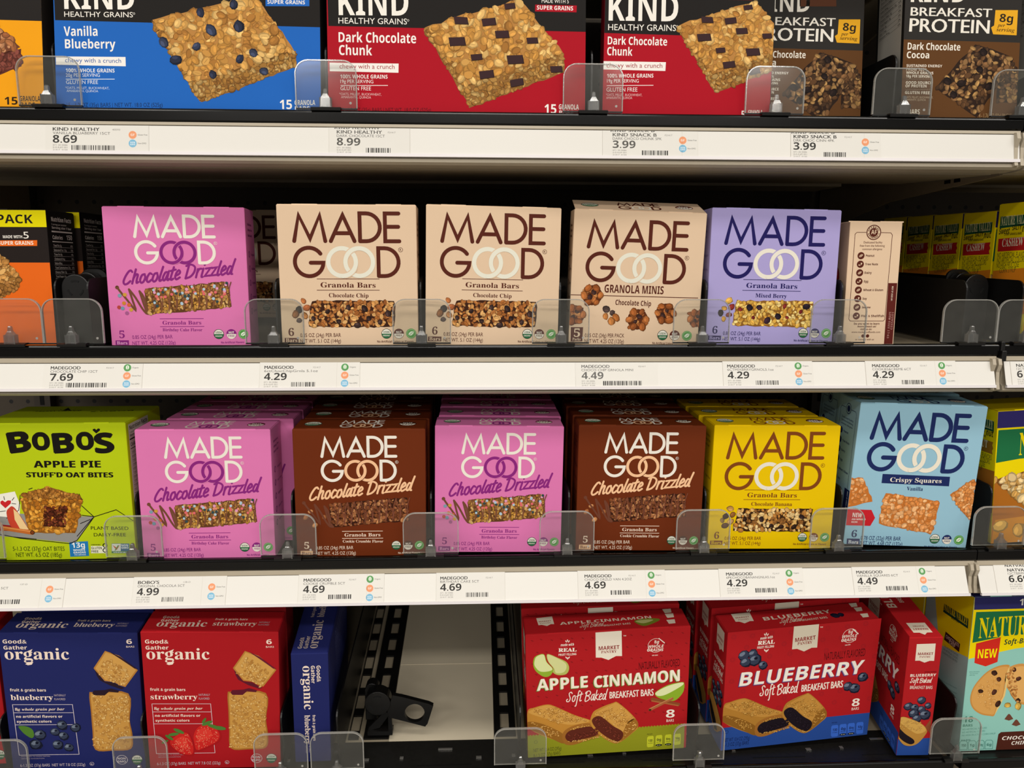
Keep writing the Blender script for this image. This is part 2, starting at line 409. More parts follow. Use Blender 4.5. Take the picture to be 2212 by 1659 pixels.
def leafmark(A, x, y, r):
    A.disc(x, y, r, '#4f9a44', 2); A.ring(x, y, r*.86, r*.8, '#b9d4a6', 3, n=20)
    A.poly([(x-r*.5, y+r*.35), (x-r*.45, y-r*.1), (x, y-r*.42), (x+r*.5, y-r*.4), (x+r*.42, y+.05*r), (x, y+r*.38)], '#e8efdc', 3)
    A.stroke([(x-r*.5, y+r*.4), (x+r*.3, y-r*.25)], r*.09, '#4f9a44', 4)
def apply(A, mb, org, U, V, N, part):
    for vs, fs, col, lv, pt in A.pr:
        if pt != part: continue
        ds = [q*LV+4e-5 for q in lv] if isinstance(lv, list) else [lv*LV+4e-5]*len(vs)
        mb.add([(org[0]+U[0]*u+V[0]*v+N[0]*d, org[1]+U[1]*u+V[1]*v+N[1]*d, org[2]+U[2]*u+V[2]*v+N[2]*d) for (u, v), d in zip(vs, ds)], fs, col)

# ------------------------------------------------------------------ cartons
def carton(name, label, w, h, d, pos, rot, base, front=None, top=None, left=None, right=None, cols=None, group=None, cat='box'):
    """pos = base front centre; rot = (yaw, lean forward, roll) in degrees"""
    t = thing(name, label, cat, pos, (R(rot[1]), R(rot[2]), R(rot[0])), group)
    cols = cols or {}; B = lin(base); x = w/2
    c = {k: lin(v) for k, v in cols.items()}; mb = MB()
    P = [(-x,0,0),(x,0,0),(x,d,0),(-x,d,0),(-x,0,h),(x,0,h),(x,d,h),(-x,d,h)]
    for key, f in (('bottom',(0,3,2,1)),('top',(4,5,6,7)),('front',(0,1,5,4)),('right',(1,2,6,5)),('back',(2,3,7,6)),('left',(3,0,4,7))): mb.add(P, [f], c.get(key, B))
    body = mb.build('cardboard_body', CARD, t, attr=True, bevel=.0007)
    FR = {'front': (front, (-x,0,0), (1,0,0), (0,0,1), (0,-1,0)), 'left': (left, (-x,d,0), (0,-1,0), (0,0,1), (-1,0,0)),
          'right': (right, (x,0,0), (0,1,0), (0,0,1), (1,0,0))}
    nm = {'body': 'panel_print', 'logo': 'title_lettering', 'picture': 'product_picture'}
    for key, (a, o, U, V, N) in FR.items():
        if not a: continue
        side = MB()
        for p in nm:
            m = side if key != 'front' else MB(); apply(a, m, o, U, V, N, p)
            if key == 'front' and m.v: m.build(nm[p], CARD, body, attr=True)
        if side.v: side.build('side_panel_print', CARD, body, attr=True)
    # closing flap with its tuck slots, carrying the print of the top
    fl = MB(); e = .0009; fl.box(-x+e, x-e, e, d-e, h-.0002, h+.0005, c.get('top', B))
    for sx in (-.3, .3): fl.box(sx*w-.012, sx*w+.012, .0004, .0012, h-.0004, h+.0008, shade(base, 1.15))
    if top:
        for p in ('body', 'logo', 'picture'): apply(top, fl, (-x, 0, h+.0005), (1,0,0), (0,1,0), (0,0,1), p)
    fl.build('top_flap', CARD, t, attr=True)
    return t

# ------------------------------------------------------------------ carton artwork
MW, MH, MD = .132, .135, .043
def ref_bars(A): return A.use((117,129), (1100,135), (163,1149), (1120,1142))
def foot(A, n, wt1, wt2, col, plaque, ink, badge):
    """count, weights and the three seals of the bars layout"""
    A.text(n, 207,1063, 246,1063, 54, col, 'S'); A.rect(180,1078,276,1112, plaque, 2); A.text('Bars', 188,1107,268,1107, 26, ink, 'S')
    A.text(wt1, 290,1072, 575,1070, 27, col, 'R'); A.text(wt2, 290,1113, 575,1111, 27, col, 'R')
    usda(A, 895,1047, 37); nutfree(A, 982,1047, 37, badge); leafmark(A, 1068,1046, 37)
    A.text('No Artificial Colors or Flavors', 830,1110, 1085,1110, 15, col, 'B')
BH = .1367
def bars(base, ink, ring, flavour, fx, pal, pbase, bitcols, seed, plaque, n='6', wt=('0.85 OZ (24g) PER BAR', 'NET WT. 5.1 OZ (144g)'), extra=None, ringw=4.1, h=.1367):
    A = Art(MW, h); title(A, ink, ring, base); ref_bars(A)
    A.rect(405,656,845,660, ink, 2); A.rect(405,736,846,740, ink, 2)
    A.text('Granola Bars', 432,718, 818,720, 36, ink, 'S'); A.text(flavour, fx[0],788, fx[1],790, 29, ink, 'S')
    cluster(A, [(372,818),(948,815),(948,996),(352,996)], pal, pbase, 33, seed)
    bits(A, [(310,815),(333,862),(280,875),(255,910),(320,920),(282,952)], 24, bitcols, seed)
    if extra: extra(A)
    foot(A, n, wt[0], wt[1], ink, plaque, shade(base, 1.1), ink); return A
CHIP_PAL = ['#c98f50', '#b0703a', '#8f552a', '#d8a566', '#a5642f']
def chips(A, pts, r=22, c='#3a2a28', seed=3): bits(A, pts, r, [c, '#2c1e1c'], seed, 2.2)
def choc_chip_extra(A): chips(A, [(625,862),(740,868),(905,905),(480,888),(380,940),(770,940),(850,965),(560,960),(690,985)])
def berry_extra(A):
    bits(A, [(470,868),(545,865),(900,850),(610,960),(690,930)], 24, ['#241a24', '#35202c'], 5, 1.6); bits(A, [(400,880),(505,940),(760,935),(860,890),(735,850)], 16, ['#7e2a24', '#6a1f20'], 6)
def banana_extra(A): chips(A, [(430,900),(640,950),(720,960),(560,900),(820,960),(870,880)], 20, '#2a1b14', 9)
ART = {}
def art(k, f, *a, **kw):
    if k not in ART: ART[k] = f(*a, **kw)
    return ART[k]
def mg_top(base, ink, ring, nut):
    A = Art(MW, MD); title(A, ink, ring, base, 39.5, 3.5, .42, .5, 1.9, 1.9, False); A.mm()
    usda(A, 17, 22, 9, 8.5); nutfree(A, 113, 22, 9, nut, 8.5); return A
def ref_drizzle(A): return A.use((1010,340), (2025,345), (1070,1300), (2060,1295))
def drizzle(base, ink, ring, script_col, text_col, flavour, fx, pal, pbase, driz, plaque, plink, seed, sprinkles):
    A = Art(MW, MH); title(A, ink, ring, base, 16.9, 2.3, .74, .757, 3.0, 2.9); ref_drizzle(A)
    A.part = 'logo'; script(A, 'Chocolate Drizzled', 1152,872, 1942,800, 92, script_col, 15, slant=.2); A.part = 'body'
    cluster(A, [(1310,905),(1900,858),(1924,1026),(1334,1076)], pal, pbase, 29, seed)
    rnd = random.Random(seed); A.part = 'picture'
    for i in range(11):   # chocolate ribbons over the bar
        x = 1340+i*53; y = 898-i*4.2
        A.stroke(smooth([(x,y),(x+14,y+60),(x+34,y+110),(x+30,y+165),(x+40,y+120),(x+38,y+50),(x+52,y+2)], 3), 7.5, shade(driz, rnd.uniform(1.0, 1.35)), 16+i*.1)
    for p in ([(1112,888),(1130,915),(1180,975),(1240,1048),(1222,985),(1196,905)], [(1196,905),(1240,960),(1290,1040),(1322,1072),(1300,1010),(1270,918)], [(1270,918),(1300,960),(1330,1060),(1340,1075)]):
        A.stroke(smooth(p, 3), 15, driz, 5)
    A.disc(1113,892,14, driz, 5)
    if sprinkles:
        rnd = random.Random(7)
        for i in range(58):
            u, v = rnd.random(), rnd.random()
            A.disc(1335+u*560+v*12, 905-u*45+v*125, 9+rnd.random()*3, rnd.choice(['#d9686a', '#a9c2d2', '#dd98ba', '#33474c', '#e08a72']), 19+i*.12)
        for i, (x, y) in enumerate([(1130,948),(1167,942),(1160,1000),(1125,1028),(1195,1012),(1180,1068),(1150,1035),(1210,1045)]): A.disc(x, y, 14, ['#7c98a8', '#c9963c', '#c8812e', '#b0443c', '#d06038', '#a2588a', '#6f93a6', '#c99a3c'][i], 8)
    else: bits(A, [(1165,955),(1270,1000),(1200,1060),(1130,1000)], 22, ['#c98a58', '#a9683c'], 4)
    A.part = 'body'
    A.rect(1410,1106,1722,1110, text_col, 2); A.rect(1412,1160,1726,1164, text_col, 2)
    A.text('Granola Bars', 1430,1148, 1705,1148, 28, text_col, 'S'); A.text(flavour, fx[0],1193, fx[1],1195, 22, text_col, 'S')
    A.text('5', 1124,1238, 1162,1238, 54, text_col, 'S'); A.rect(1096,1254,1190,1288, plaque, 2); A.text('Bars', 1106,1282, 1180,1282, 24, plink, 'S')
    A.text('0.85 OZ (24g) PER BAR', 1215,1245, 1500,1243, 27, text_col, 'R'); A.text('NET WT. 4.25 OZ (120g)', 1215,1286, 1520,1284, 27, text_col, 'R')
    usda(A, 1829,1216, 38); nutfree(A, 1920,1216, 38, script_col if sprinkles else '#4a2412'); leafmark(A, 2005,1217, 37)
    A.text('No Artificial Flavors', 1845,1281, 2010,1280, 15, text_col, 'B'); return A
PINK, BROWN, TAN, YEL, LILAC, SKY = '#d876ae', '#682b10', '#dcc0a2', '#e4be00', '#a79dd0', '#93bdd0'
PLUM, MAROON, CREAM, PEACH, NAVY = '#86267a', '#552419', '#e9e2d2', '#efbf94', '#1c2258'
BDAY_PAL = ['#b98a4a', '#a57238', '#cfa768', '#8a5c2e', '#c08c3c']; COOK_PAL = ['#9a5f3a', '#7d4728', '#b27a4e', '#6a3a20']
A_pink = drizzle(PINK, '#e9e2d6', PLUM, PLUM, PLUM, 'Birthday Cake Flavor', (1430,1712), BDAY_PAL, '#5f3c1e', '#704630', PLUM, '#e6a2cc', 11, True)
A_brown = drizzle(BROWN, '#e9e2d6', PEACH, PEACH, '#ead2bc', 'Cookie Crumble Flavor', (1418,1728), COOK_PAL, '#3a1c10', '#6b3d2c', PEACH, BROWN, 12, False)
A_choc = bars(TAN, MAROON, '#e2e0d0', 'Chocolate Chip', (490,768), CHIP_PAL, '#3b1f12', ['#b06a3c', '#a5603a', '#3a3330', '#8a5a34', '#b07a4a', '#5a4a46'], 21, MAROON, extra=choc_chip_extra)
A_lil = bars(LILAC, '#1f1a58', '#e6e0d2', 'Mixed Berry', (508,745), ['#e3bd66', '#d7a648', '#c89038', '#efd288', '#dcb054'], '#8a5c22', ['#d8a850', '#8a2f2a', '#c9963c', '#2a2224', '#7a3a30', '#c9963c'], 22, '#1f1a58', extra=berry_extra)
A_yel = bars(YEL, '#7d4216', '#e4ded0', 'Chocolate Banana', (470,788), ['#d9ab64', '#b97d3a', '#e2c084', '#8c5c2c'], '#38220f', ['#b98a4a', '#8a5a2c', '#3a2418', '#8a6a3a', '#c99a5a', '#5a3a20'], 23, '#7d4216', extra=banana_extra, h=.1345)
T_pink = mg_top(PINK, '#e9e2d6', PLUM, '#6a2340'); T_brown = mg_top(BROWN, '#e9e2d6', PEACH, '#3a1c10'); T_tan = mg_top(TAN, MAROON, CREAM, MAROON); T_yel = mg_top(YEL, '#7d4216', '#e4ded0', '#5a2f18')
def small_side(base, ink, h=MH, d=MD):
    A = Art(d, h); k = d*1000; H = h*1000
    for i, t in enumerate(['Delicious.', 'Allergy free.', 'Made Good.']): A.text(t, k*.24, H*(.12+.04*i), k*.24+min(k*.5, 2.0*len(t)), H*(.12+.04*i), 2.4, ink, 'B')
    for i in range(5):
        y = H*(.33+.105*i); A.disc(k*.3, y, 3.4, ink, 2); A.disc(k*.3, y, 1.5, base, 3, ry=2.2); A.text(['Vegan', 'Nut free', 'Organic', 'Gluten free', 'Non-GMO'][i], k*.5, y+1.2, k*.88, y+1.2, 2.3, ink, 'B')
    return A
S_pink = small_side(PINK, '#8a3a78'); S_brown = small_side(BROWN, '#3c180a')
def af_side(base, ink, edge):
    """narrow allergen panel: round seal, framed list of icons, dark code strip; measured in the zoomed photo"""
    A = Art(.0540, .1268).use((248,451), (620,453), (192,1331), (549,1333))
    A.ring(414,527, 52, 46, ink, 3); A.disc(414,527, 30, ink, 3); A.text('AF', 394,540, 434,540, 30, base, 'B', lv=4)
    for i, ch in enumerate('ALLERGY'): a = R(160-i*23); A.text(ch, 414+38*math.cos(a)-5, 527-38*math.sin(a)+5, 414+38*math.cos(a)+5, 527-38*math.sin(a)+5, 11, ink, 'B')
    for i, ch in enumerate('FRIENDLY'): a = R(200+i*20); A.text(ch, 414+38*math.cos(a)-5, 527-38*math.sin(a)+5, 414+38*math.cos(a)+5, 527-38*math.sin(a)+5, 11, ink, 'B')
    A.stroke([(360,527),(295,527),(282,540),(240,1140),(250,1152),(478,1152),(490,1140),(545,545),(535,530),(468,528)], 3.5, ink, 2)
    for i, (t, x0, x1) in enumerate([('Dedicated facility', 342, 474), ('free from the following', 315, 490), ('common allergens:', 333, 474)]): A.text(t, x0, 605+i*24, x1, 605+i*24, 14, ink, 'R')
    for i, t in enumerate(['Peanut', 'Tree Nuts', 'Dairy', 'Egg', 'Wheat & Gluten', 'Soy', 'Sesame', 'Fish & Shellfish']):
        x, y = 324-i*4.6, 693+i*60.5; A.disc(x, y, 25, ink, 2); A.disc(x, y, 15, base, 3, ry=7, rot=35)
        if i % 2: A.disc(x-3, y-3, 6, ink, 4, ry=9, rot=20)
        else: A.stroke([(x-9, y+7), (x+9, y-8)], 3, ink, 4)
        A.text(t, x+34, y+7, x+34+len(t)*9.9, y+7, 15, ink, 'B')
    for i, (t, a, b) in enumerate([('Do you want to learn', 275, 452), ('more about us?', 300, 430), ('visit us on:', 318, 400)]): A.text(t, a, 1177+i*19, b, 1177+i*19, 14, ink, 'B')
    A.text('www.madegoodfoods.com', 258,1234, 458,1234, 13, ink, 'R'); A.disc(338,1255, 12, ink, 2); A.disc(370,1255, 12, ink, 2); A.text('or connect with us:', 285,1285, 415,1285, 13, ink, 'R')
    A.poly([(516,886),(578,886),(543,1310),(484,1310)], edge, 2)
    A.text('BEST IF USED BY:', 541,908, 532,1012, 11, '#d8c4b0', 'B'); A.text('12/29/2023', 541,1090, 530,1210, 12, '#c89a90', 'M'); A.text('LOT# 0322 17:43', 522,1088, 505,1270, 12, '#c89a90', 'M'); return A
A_af = af_side(TAN, MAROON, '#5a201a')
def minis():
    A = Art(MW, MH); title(A, MAROON, '#e2e0d0', TAN, .3, 2.4, .985, .99); A.use((198,168), (1131,201), (153,1122), (1060,1150))
    A.text('GRANOLA MINIS', 408,755, 823,768, 56, MAROON, 'B'); A.poly([(163,769),(1066,792),(1066,797),(163,774)], MAROON, 2)
    A.text('Chocolate Chip', 485,842, 735,852, 36, MAROON, 'B')
    for i, (x, y, r) in enumerate([(322,775,72),(203,912,68),(642,945,74),(836,902,70),(1058,940,60)]):
        q = [(x-r*.72,y-r*.72),(x+r*.72,y-r*.72),(x+r*.72,y+r*.72),(x-r*.72,y+r*.72)]
        A.part = 'picture'; A.disc(x, y, r, '#5a2c14', 2, n=16); cluster(A, q, ['#b9703a', '#a05a2a', '#c98a50', '#8a4c24'], '#5a2c14', 36, 40+i, groove=.4); bits(A, [(x+10,y-20),(x-18,y+15)], 18, ['#3c2622'], i, 1.8)
        bits(A, [(x+r*.8*math.cos(a), y+r*.8*math.sin(a)) for a in (0,1.05,2.1,3.14,4.2,5.2)], 26, ['#b06a36', '#a05a2a', '#8a4c24'], i+9)
    bits(A, [(420,875),(462,897)], 24, ['#4a3a36'], 2, 1.6); bits(A, [(414,924),(488,932),(455,958)], 26, ['#b8763e', '#a5622e'], 3)
    A.poly([(172,1000),(258,1000),(252,1100),(170,1100)], MAROON, 2); A.text('5', 192,1068, 236,1068, 58, '#e6cdb0', 'S'); A.text('Packs', 182,1094, 240,1094, 20, '#e6cdb0', 'S')
    A.text('0.85 OZ (24g) PER PACK', 270,1070, 547,1072, 27, MAROON, 'R'); A.text('NET WT. 4.25 OZ (120g)', 268,1111, 544,1114, 28, MAROON, 'R')
    usda(A, 817,1056, 37); nutfree(A, 902,1058, 37, MAROON); leafmark(A, 988,1060, 36); A.text('No Artificial Colors', 745,1118, 888,1122, 15, MAROON, 'B'); return A
A_minis = minis()
def crispy():
    A = Art(.1332, .1559); title(A, '#1d2a5c', '#eae2d0', SKY, .3, 2.2, 1.0, 1.02, 4.6, 4.6); A.use((345,162), (1288,212), (205,1200), (1105,1232))
    A.poly([(503,690),(999,717),(990,786),(494,757)], '#1d2a5c', 2); A.text('Crispy Squares', 556,748, 935,762, 34, '#e9e2d2', 'S'); A.text('Vanilla', 678,812, 797,817, 29, '#1d2a5c', 'S')
    rp = ['#e0985a', '#d68a48', '#eab27a', '#cf7f3e']
    cluster(A, [(525,832),(916,902),(852,1126),(472,1050)], rp, '#c0702e', 34, 51, dark=.62, lite=1.25, groove=.1, ratio=.68)
    cluster(A, [(262,722),(352,718),(424,885),(238,930)], rp, '#c0702e', 32, 52, dark=.62, lite=1.25, groove=.1, ratio=.68)
    cluster(A, [(998,852),(1176,735),(1160,890),(1138,1030)], rp, '#c0702e', 30, 53, dark=.62, lite=1.25, groove=.1, ratio=.68)
    A.poly([(236,945),(418,952),(444,1010),(408,1068),(228,1062)], '#c4202a', 2); A.text('NEW', 275,1002, 345,1006, 34, '#f0e8e0', 'B'); A.text('AND IMPROVED', 270,1024, 372,1027, 13, '#f0e8e0', 'B'); A.text('RECIPE', 268,1044, 312,1046, 13, '#f0e8e0', 'B')
    A.text('6', 266,1148, 306,1149, 54, '#1d2a5c', 'S'); A.poly([(234,1158),(330,1160),(328,1202),(232,1198)], '#1d2a5c', 2); A.text('Bars', 242,1194, 318,1196, 28, '#dfe8ee', 'S')
    A.text('0.78 OZ (22g) PER BAR', 335,1168, 630,1176, 32, '#1d2a5c', 'R'); A.text('NET WT. 4.68 OZ (132g)', 330,1204, 640,1216, 32, '#1d2a5c', 'R')
    usda(A, 880,1164, 39); nutfree(A, 968,1169, 37, '#1d2a5c'); leafmark(A, 1055,1173, 38); A.text('No Artificial Colors or Flavors', 802,1223, 1040,1229, 13, '#1d2a5c', 'B'); return A
A_crispy = crispy()
T_crispy = Art(.1332, .05); title(T_crispy, '#1d2a5c', '#dfe2dc', SKY, 40, 6, .42, .55, 1.9, 1.9, False); T_crispy.mm(); usda(T_crispy, 16, 26, 9, 9); nutfree(T_crispy, 114, 26, 9, '#1d2a5c', 9)
A_crispyL = Art(.05, .1559)
A_crispyL.ring(25,12,6,5.2,'#1d2a5c',3); A_crispyL.disc(25,12,3.5,'#1d2a5c',3); A_crispyL.stroke([(18,12),(8,12),(6,15),(6,118),(9,121),(41,121),(44,118),(44,15),(42,12),(32,12)], .5, '#1d2a5c', 2)
for i_ in range(3): A_crispyL.text(['Dedicated facility', 'free from the following', 'common allergens:'][i_], 11, 24+i_*3.6, 39, 24+i_*3.6, 2.0, '#1d2a5c', 'R')
for i_, t_ in enumerate(['Peanut', 'Tree Nuts', 'Dairy', 'Egg', 'Wheat & Gluten', 'Soy', 'Sesame', 'Shellfish']): A_crispyL.disc(13, 38+i_*10.5, 3.6, '#1d2a5c', 2); A_crispyL.text(t_, 19, 39+i_*10.5, 19+min(22, len(t_)*1.9), 39+i_*10.5, 2.4, '#1d2a5c', 'B')
A_crispyL.poly([(38,96),(50,96),(50,155),(38,155)], '#16204a', 2); A_crispyL.text('BEST IF USED BY', 45,98, 45,118, 1.8, '#c8d4e0', 'B')

# --- tall cartons of the top shelf (panel height .175, the lens sees the lower part)
KH = .175
def kwords(A, col, t1, t2, gr, ribbon, S4, big):
    """brand block measured from S4 = shift for each word block"""
    for (t, x0, y0, x1, y1, h, c, f) in big: A.text(t, x0, y0, x1, y1, h, c, f)
KS = ['#cf9c52', '#bf883e', '#dab06a', '#aa7434', '#c79046']
def square(A, top, front, side, seed, pieces, pal=KS, base='#b37e40', fs=52, fs2=34):
    cluster(A, side, [shade(c, .70) for c in pal], shade(base, .6), fs2, seed+1, groove=.2, ratio=.7)
    cluster(A, front, [shade(c, .66) for c in pal], shade(base, .6), fs2, seed+2, groove=.2, ratio=.6)
    cluster(A, top, pal, base, fs, seed, groove=.18, ratio=.62, dark=.62)
    A.part = 'picture'
    for (p, c) in pieces: A.poly(p, c, 22); A.poly([(x*.94+p[0][0]*.06, y*.94+p[0][1]*.06) for x, y in p], shade(c, 1.5), 23)
    A.part = 'body'
def chunk(x, y, r=48, k=0):
    return [(x-r*1.1, y-r*.55+k), (x+r*.9, y-r*.6), (x+r*1.1, y+r*.45), (x-r*.9, y+r*.55+k)]
def kind_blue():
    A = Art(.2410, KH); A.use((342,-9), (2066,16), (367,780), (2076,796), y0=KH-.1095)
    A.mm(); A.rect(0,0,244,KH*1000,'#1d62b8',1); A.use((342,-9), (2066,16), (367,780), (2076,796), y0=KH-.1095)
    A.poly([(300,-500),(2100,-500),(2070,176),(355,130)], '#1d1a18', 2); A.part = 'logo'
    A.text('KIND', 415,58, 868,62, 150, '#efeae0', 'B'); A.text('HEALTHY GRAINS', 415,108, 858,112, 33, '#efeae0', 'R'); A.ring(865,88,7,5,'#efeae0',3,n=10)
    A.text('Vanilla', 413,232, 630,232, 60, '#efeae4', 'B'); A.text('Blueberry', 420,312, 746,314, 58, '#efeae4', 'B'); A.part = 'body'
    A.poly([(360,364),(810,368),(812,428),(361,418)], '#efeae4', 2); A.text('chewy with a crunch', 420,402, 782,406, 28, '#2b5aa0', 'R')
    A.text('100% WHOLE GRAINS', 425,466, 740,468, 24, '#e8e8ea', 'B'); A.text('20g PER SERVING', 425,496, 645,496, 22, '#dfe4ee', 'R'); A.rect(425,509,740,513,'#dfe4ee',2)
    A.text('GLUTEN FREE', 427,542, 633,542, 24, '#dfe4ee', 'R'); A.text('*OATS, MILLET, BUCKWHEAT,', 422,574, 706,577, 15, '#c6d2e6', 'R'); A.text('AMARANTH, QUINOA', 430,594, 634,596, 15, '#c6d2e6', 'R')
    A.text('15 - 1.2 OZ (35g) BARS | NET WT. 18.0 OZ (525g)', 432,690, 1050,690, 26, '#16305e', 'R'); A.text('15', 1808,704, 1886,704, 60, '#efeae4', 'B'); A.text('GRANOLA', 1903,678, 2036,678, 32, '#efeae4', 'B'); A.text('BARS', 1905,716, 2000,716, 30, '#efeae4', 'B')
    A.rect(1715,-60,1998,40,'#1d62b8',3); A.text('SUPER GRAINS', 1727,24, 1970,28, 24, '#efeae4', 'B', lv=4)
    square(A, [(985,135),(1640,-25),(1905,330),(1230,545)], [(1230,545),(1905,330),(1915,425),(1300,660)], [(975,140),(1010,150),(1265,560),(1298,655)], 61, [])
    bits(A, [(1292,82),(1362,196),(1540,172),(1268,298),(1372,482),(1636,345),(1548,380),(1706,462),(1135,384),(1054,275),(1508,28)], 34, ['#262b3e', '#333a50'], 3, 1.9)
    return A
def kind_red(five=False):
    if not five:
        A = Art(.2399, KH); ref = lambda: A.use((15,-4), (1692,20), (29,796), (1686,812), y0=KH-.1115)
        A.mm().rect(0,0,240,KH*1000,'#a90a1f',1); ref(); A.poly([(0,-500),(1720,-500),(1694,206),(28,168)], '#1d1a18', 2); A.part = 'logo'
        A.text('KIND', 95,98, 545,102, 165, '#efeae0', 'B'); A.text('HEALTHY GRAINS', 93,152, 535,158, 36, '#efeae0', 'R'); A.ring(542,132,7,5,'#efeae0',3,n=10)
        A.text('Dark Chocolate', 94,272, 594,280, 62, '#efeae4', 'B'); A.text('Chunk', 97,355, 310,358, 62, '#efeae4', 'B'); A.part = 'body'
        A.poly([(36,405),(481,411),(480,470),(37,460)], '#efeae4', 2); A.text('chewy with a crunch', 100,442, 455,446, 29, '#a02030', 'R')
        A.text('100% WHOLE GRAINS', 105,506, 410,508, 24, '#efe4e0', 'B'); A.text('19g PER SERVING', 105,536, 318,538, 22, '#efe4e0', 'R'); A.rect(107,550,412,554,'#efe4e0',2)
        A.text('GLUTEN FREE', 106,582, 303,584, 24, '#efe4e0', 'R'); A.text('*OATS, MILLET, BUCKWHEAT,', 98,614, 370,618, 15, '#e2b8b8', 'R'); A.text('AMARANTH, QUINOA', 110,634, 303,637, 15, '#e2b8b8', 'R')
        A.text('15 - 1.2 OZ (35g) BARS | NET WT. 18.0 OZ (525g)', 105,722, 690,724, 26, '#5c0714', 'R'); A.text('15', 1424,734, 1500,734, 60, '#efeae4', 'B'); A.text('GRANOLA', 1516,706, 1645,708, 32, '#efeae4', 'B'); A.text('BARS', 1518,744, 1610,746, 30, '#efeae4', 'B')
        A.text('MADE WITH 5', 1405,18, 1580,22, 24, '#efeae0', 'R'); A.poly([(1363,30),(1632,36),(1630,80),(1362,74)], '#a90a1f', 3); A.text('SUPER GRAINS', 1374,62, 1608,68, 26, '#efeae4', 'B', lv=4)
        o = (0, 0); s = 1.; seed = 71
    else:
        A = Art(.1608, KH); ref = lambda: A.use((1823,-9), (2923,24), (1796,809), (2882,839), y0=KH-.1164)
        A.mm().rect(0,0,160,KH*1000,'#a90a1f',1); ref(); A.poly([(1700,-500),(3000,-500),(2928,255),(1812,210)], '#1d1a18', 2); A.part = 'logo'
        A.text('KIND', 1845,130, 2294,140, 168, '#efeae0', 'B'); A.text('HEALTHY GRAINS', 1842,192, 2280,202, 38, '#efeae0', 'R'); A.ring(2288,172,7,5,'#efeae0',3,n=10)
        A.text('Dark Chocolate', 1838,285, 2222,296, 50, '#efeae4', 'B'); A.text('Chunk', 1834,355, 1997,360, 52, '#efeae4', 'B'); A.part = 'body'
        A.poly([(1795,392),(2214,403),(2210,460),(1790,446)], '#efeae4', 2); A.text('chewy with a crunch', 1830,434, 2190,440, 29, '#a02030', 'R')
        A.text('100% WHOLE GRAINS', 1832,500, 2132,502, 24, '#efe4e0', 'B'); A.text('19g PER SERVING', 1832,532, 2037,534, 22, '#efe4e0', 'R'); A.rect(1830,550,2132,554,'#efe4e0',2)
        A.text('GLUTEN FREE', 1828,590, 2028,592, 26, '#efe4e0', 'R'); A.text('*OATS, MILLET, BUCKWHEAT,', 1824,618, 2058,622, 15, '#e2b8b8', 'R'); A.text('AMARANTH, QUINOA', 1826,638, 1994,640, 15, '#e2b8b8', 'R')
        A.text('5', 2698,768, 2720,768, 46, '#efeae4', 'B'); A.text('GRANOLA', 2742,744, 2835,745, 26, '#efeae4', 'B'); A.poly([(2485,-30),(2775,-22),(2775,6),(2485,0)], '#a90a1f', 3)
        s = .838; o = (1742, 20); seed = 72
    Q = lambda p: [(x*s+o[0], y*s+o[1]) for x, y in p]
    square(A, Q([(655,180),(1255,0),(1545,345),(905,560)]), Q([(905,560),(1545,345),(1548,460),(945,695)]), Q([(645,180),(690,190),(930,570),(945,690)]), seed,
           [(Q(q), '#2e1c1e') for q in (chunk(885,140,44,-8), chunk(1065,142,44,6), chunk(1150,225,44), chunk(860,272,52), chunk(985,370,36,4), chunk(1235,388,52), chunk(1345,265,36), chunk(1050,480,46,8), chunk(1200,40,34,5), chunk(1500,450,38), chunk(1245,530,42,12))], fs=52*s, fs2=36*s)
    return A
def kind_orange():
    A = Art(.2440, KH); ref = lambda: A.use((-1513,-37), (256,-21), (-1475,762), (279,773), y0=KH-.1095)
    A.mm().rect(0,0,244,KH*1000,'#eb9d0e',1); ref(); A.poly([(-1600,-500),(300,-500),(262,130),(-1460,90)], '#211d1b', 2)
    cluster(A, [(-500,100),(-40,150),(122,300),(-420,480)], ['#a4683f', '#8f5634', '#b9825a'], '#6f3f28', 55, 65, groove=.2); cluster(A, [(-420,470),(125,310),(128,420),(-380,600)], ['#70382c', '#85463a'], '#5a2c24', 40, 66, groove=.1)
    A.text('15', 22,672, 104,672, 50, '#2b1c0c', 'B'); A.text('GRANOLA', 118,650, 250,650, 34, '#2b1c0c', 'B'); A.text('BARS', 122,690, 216,690, 32, '#2b1c0c', 'B'); return A
PG, PB = '#2b2825', '#5c3a1a'
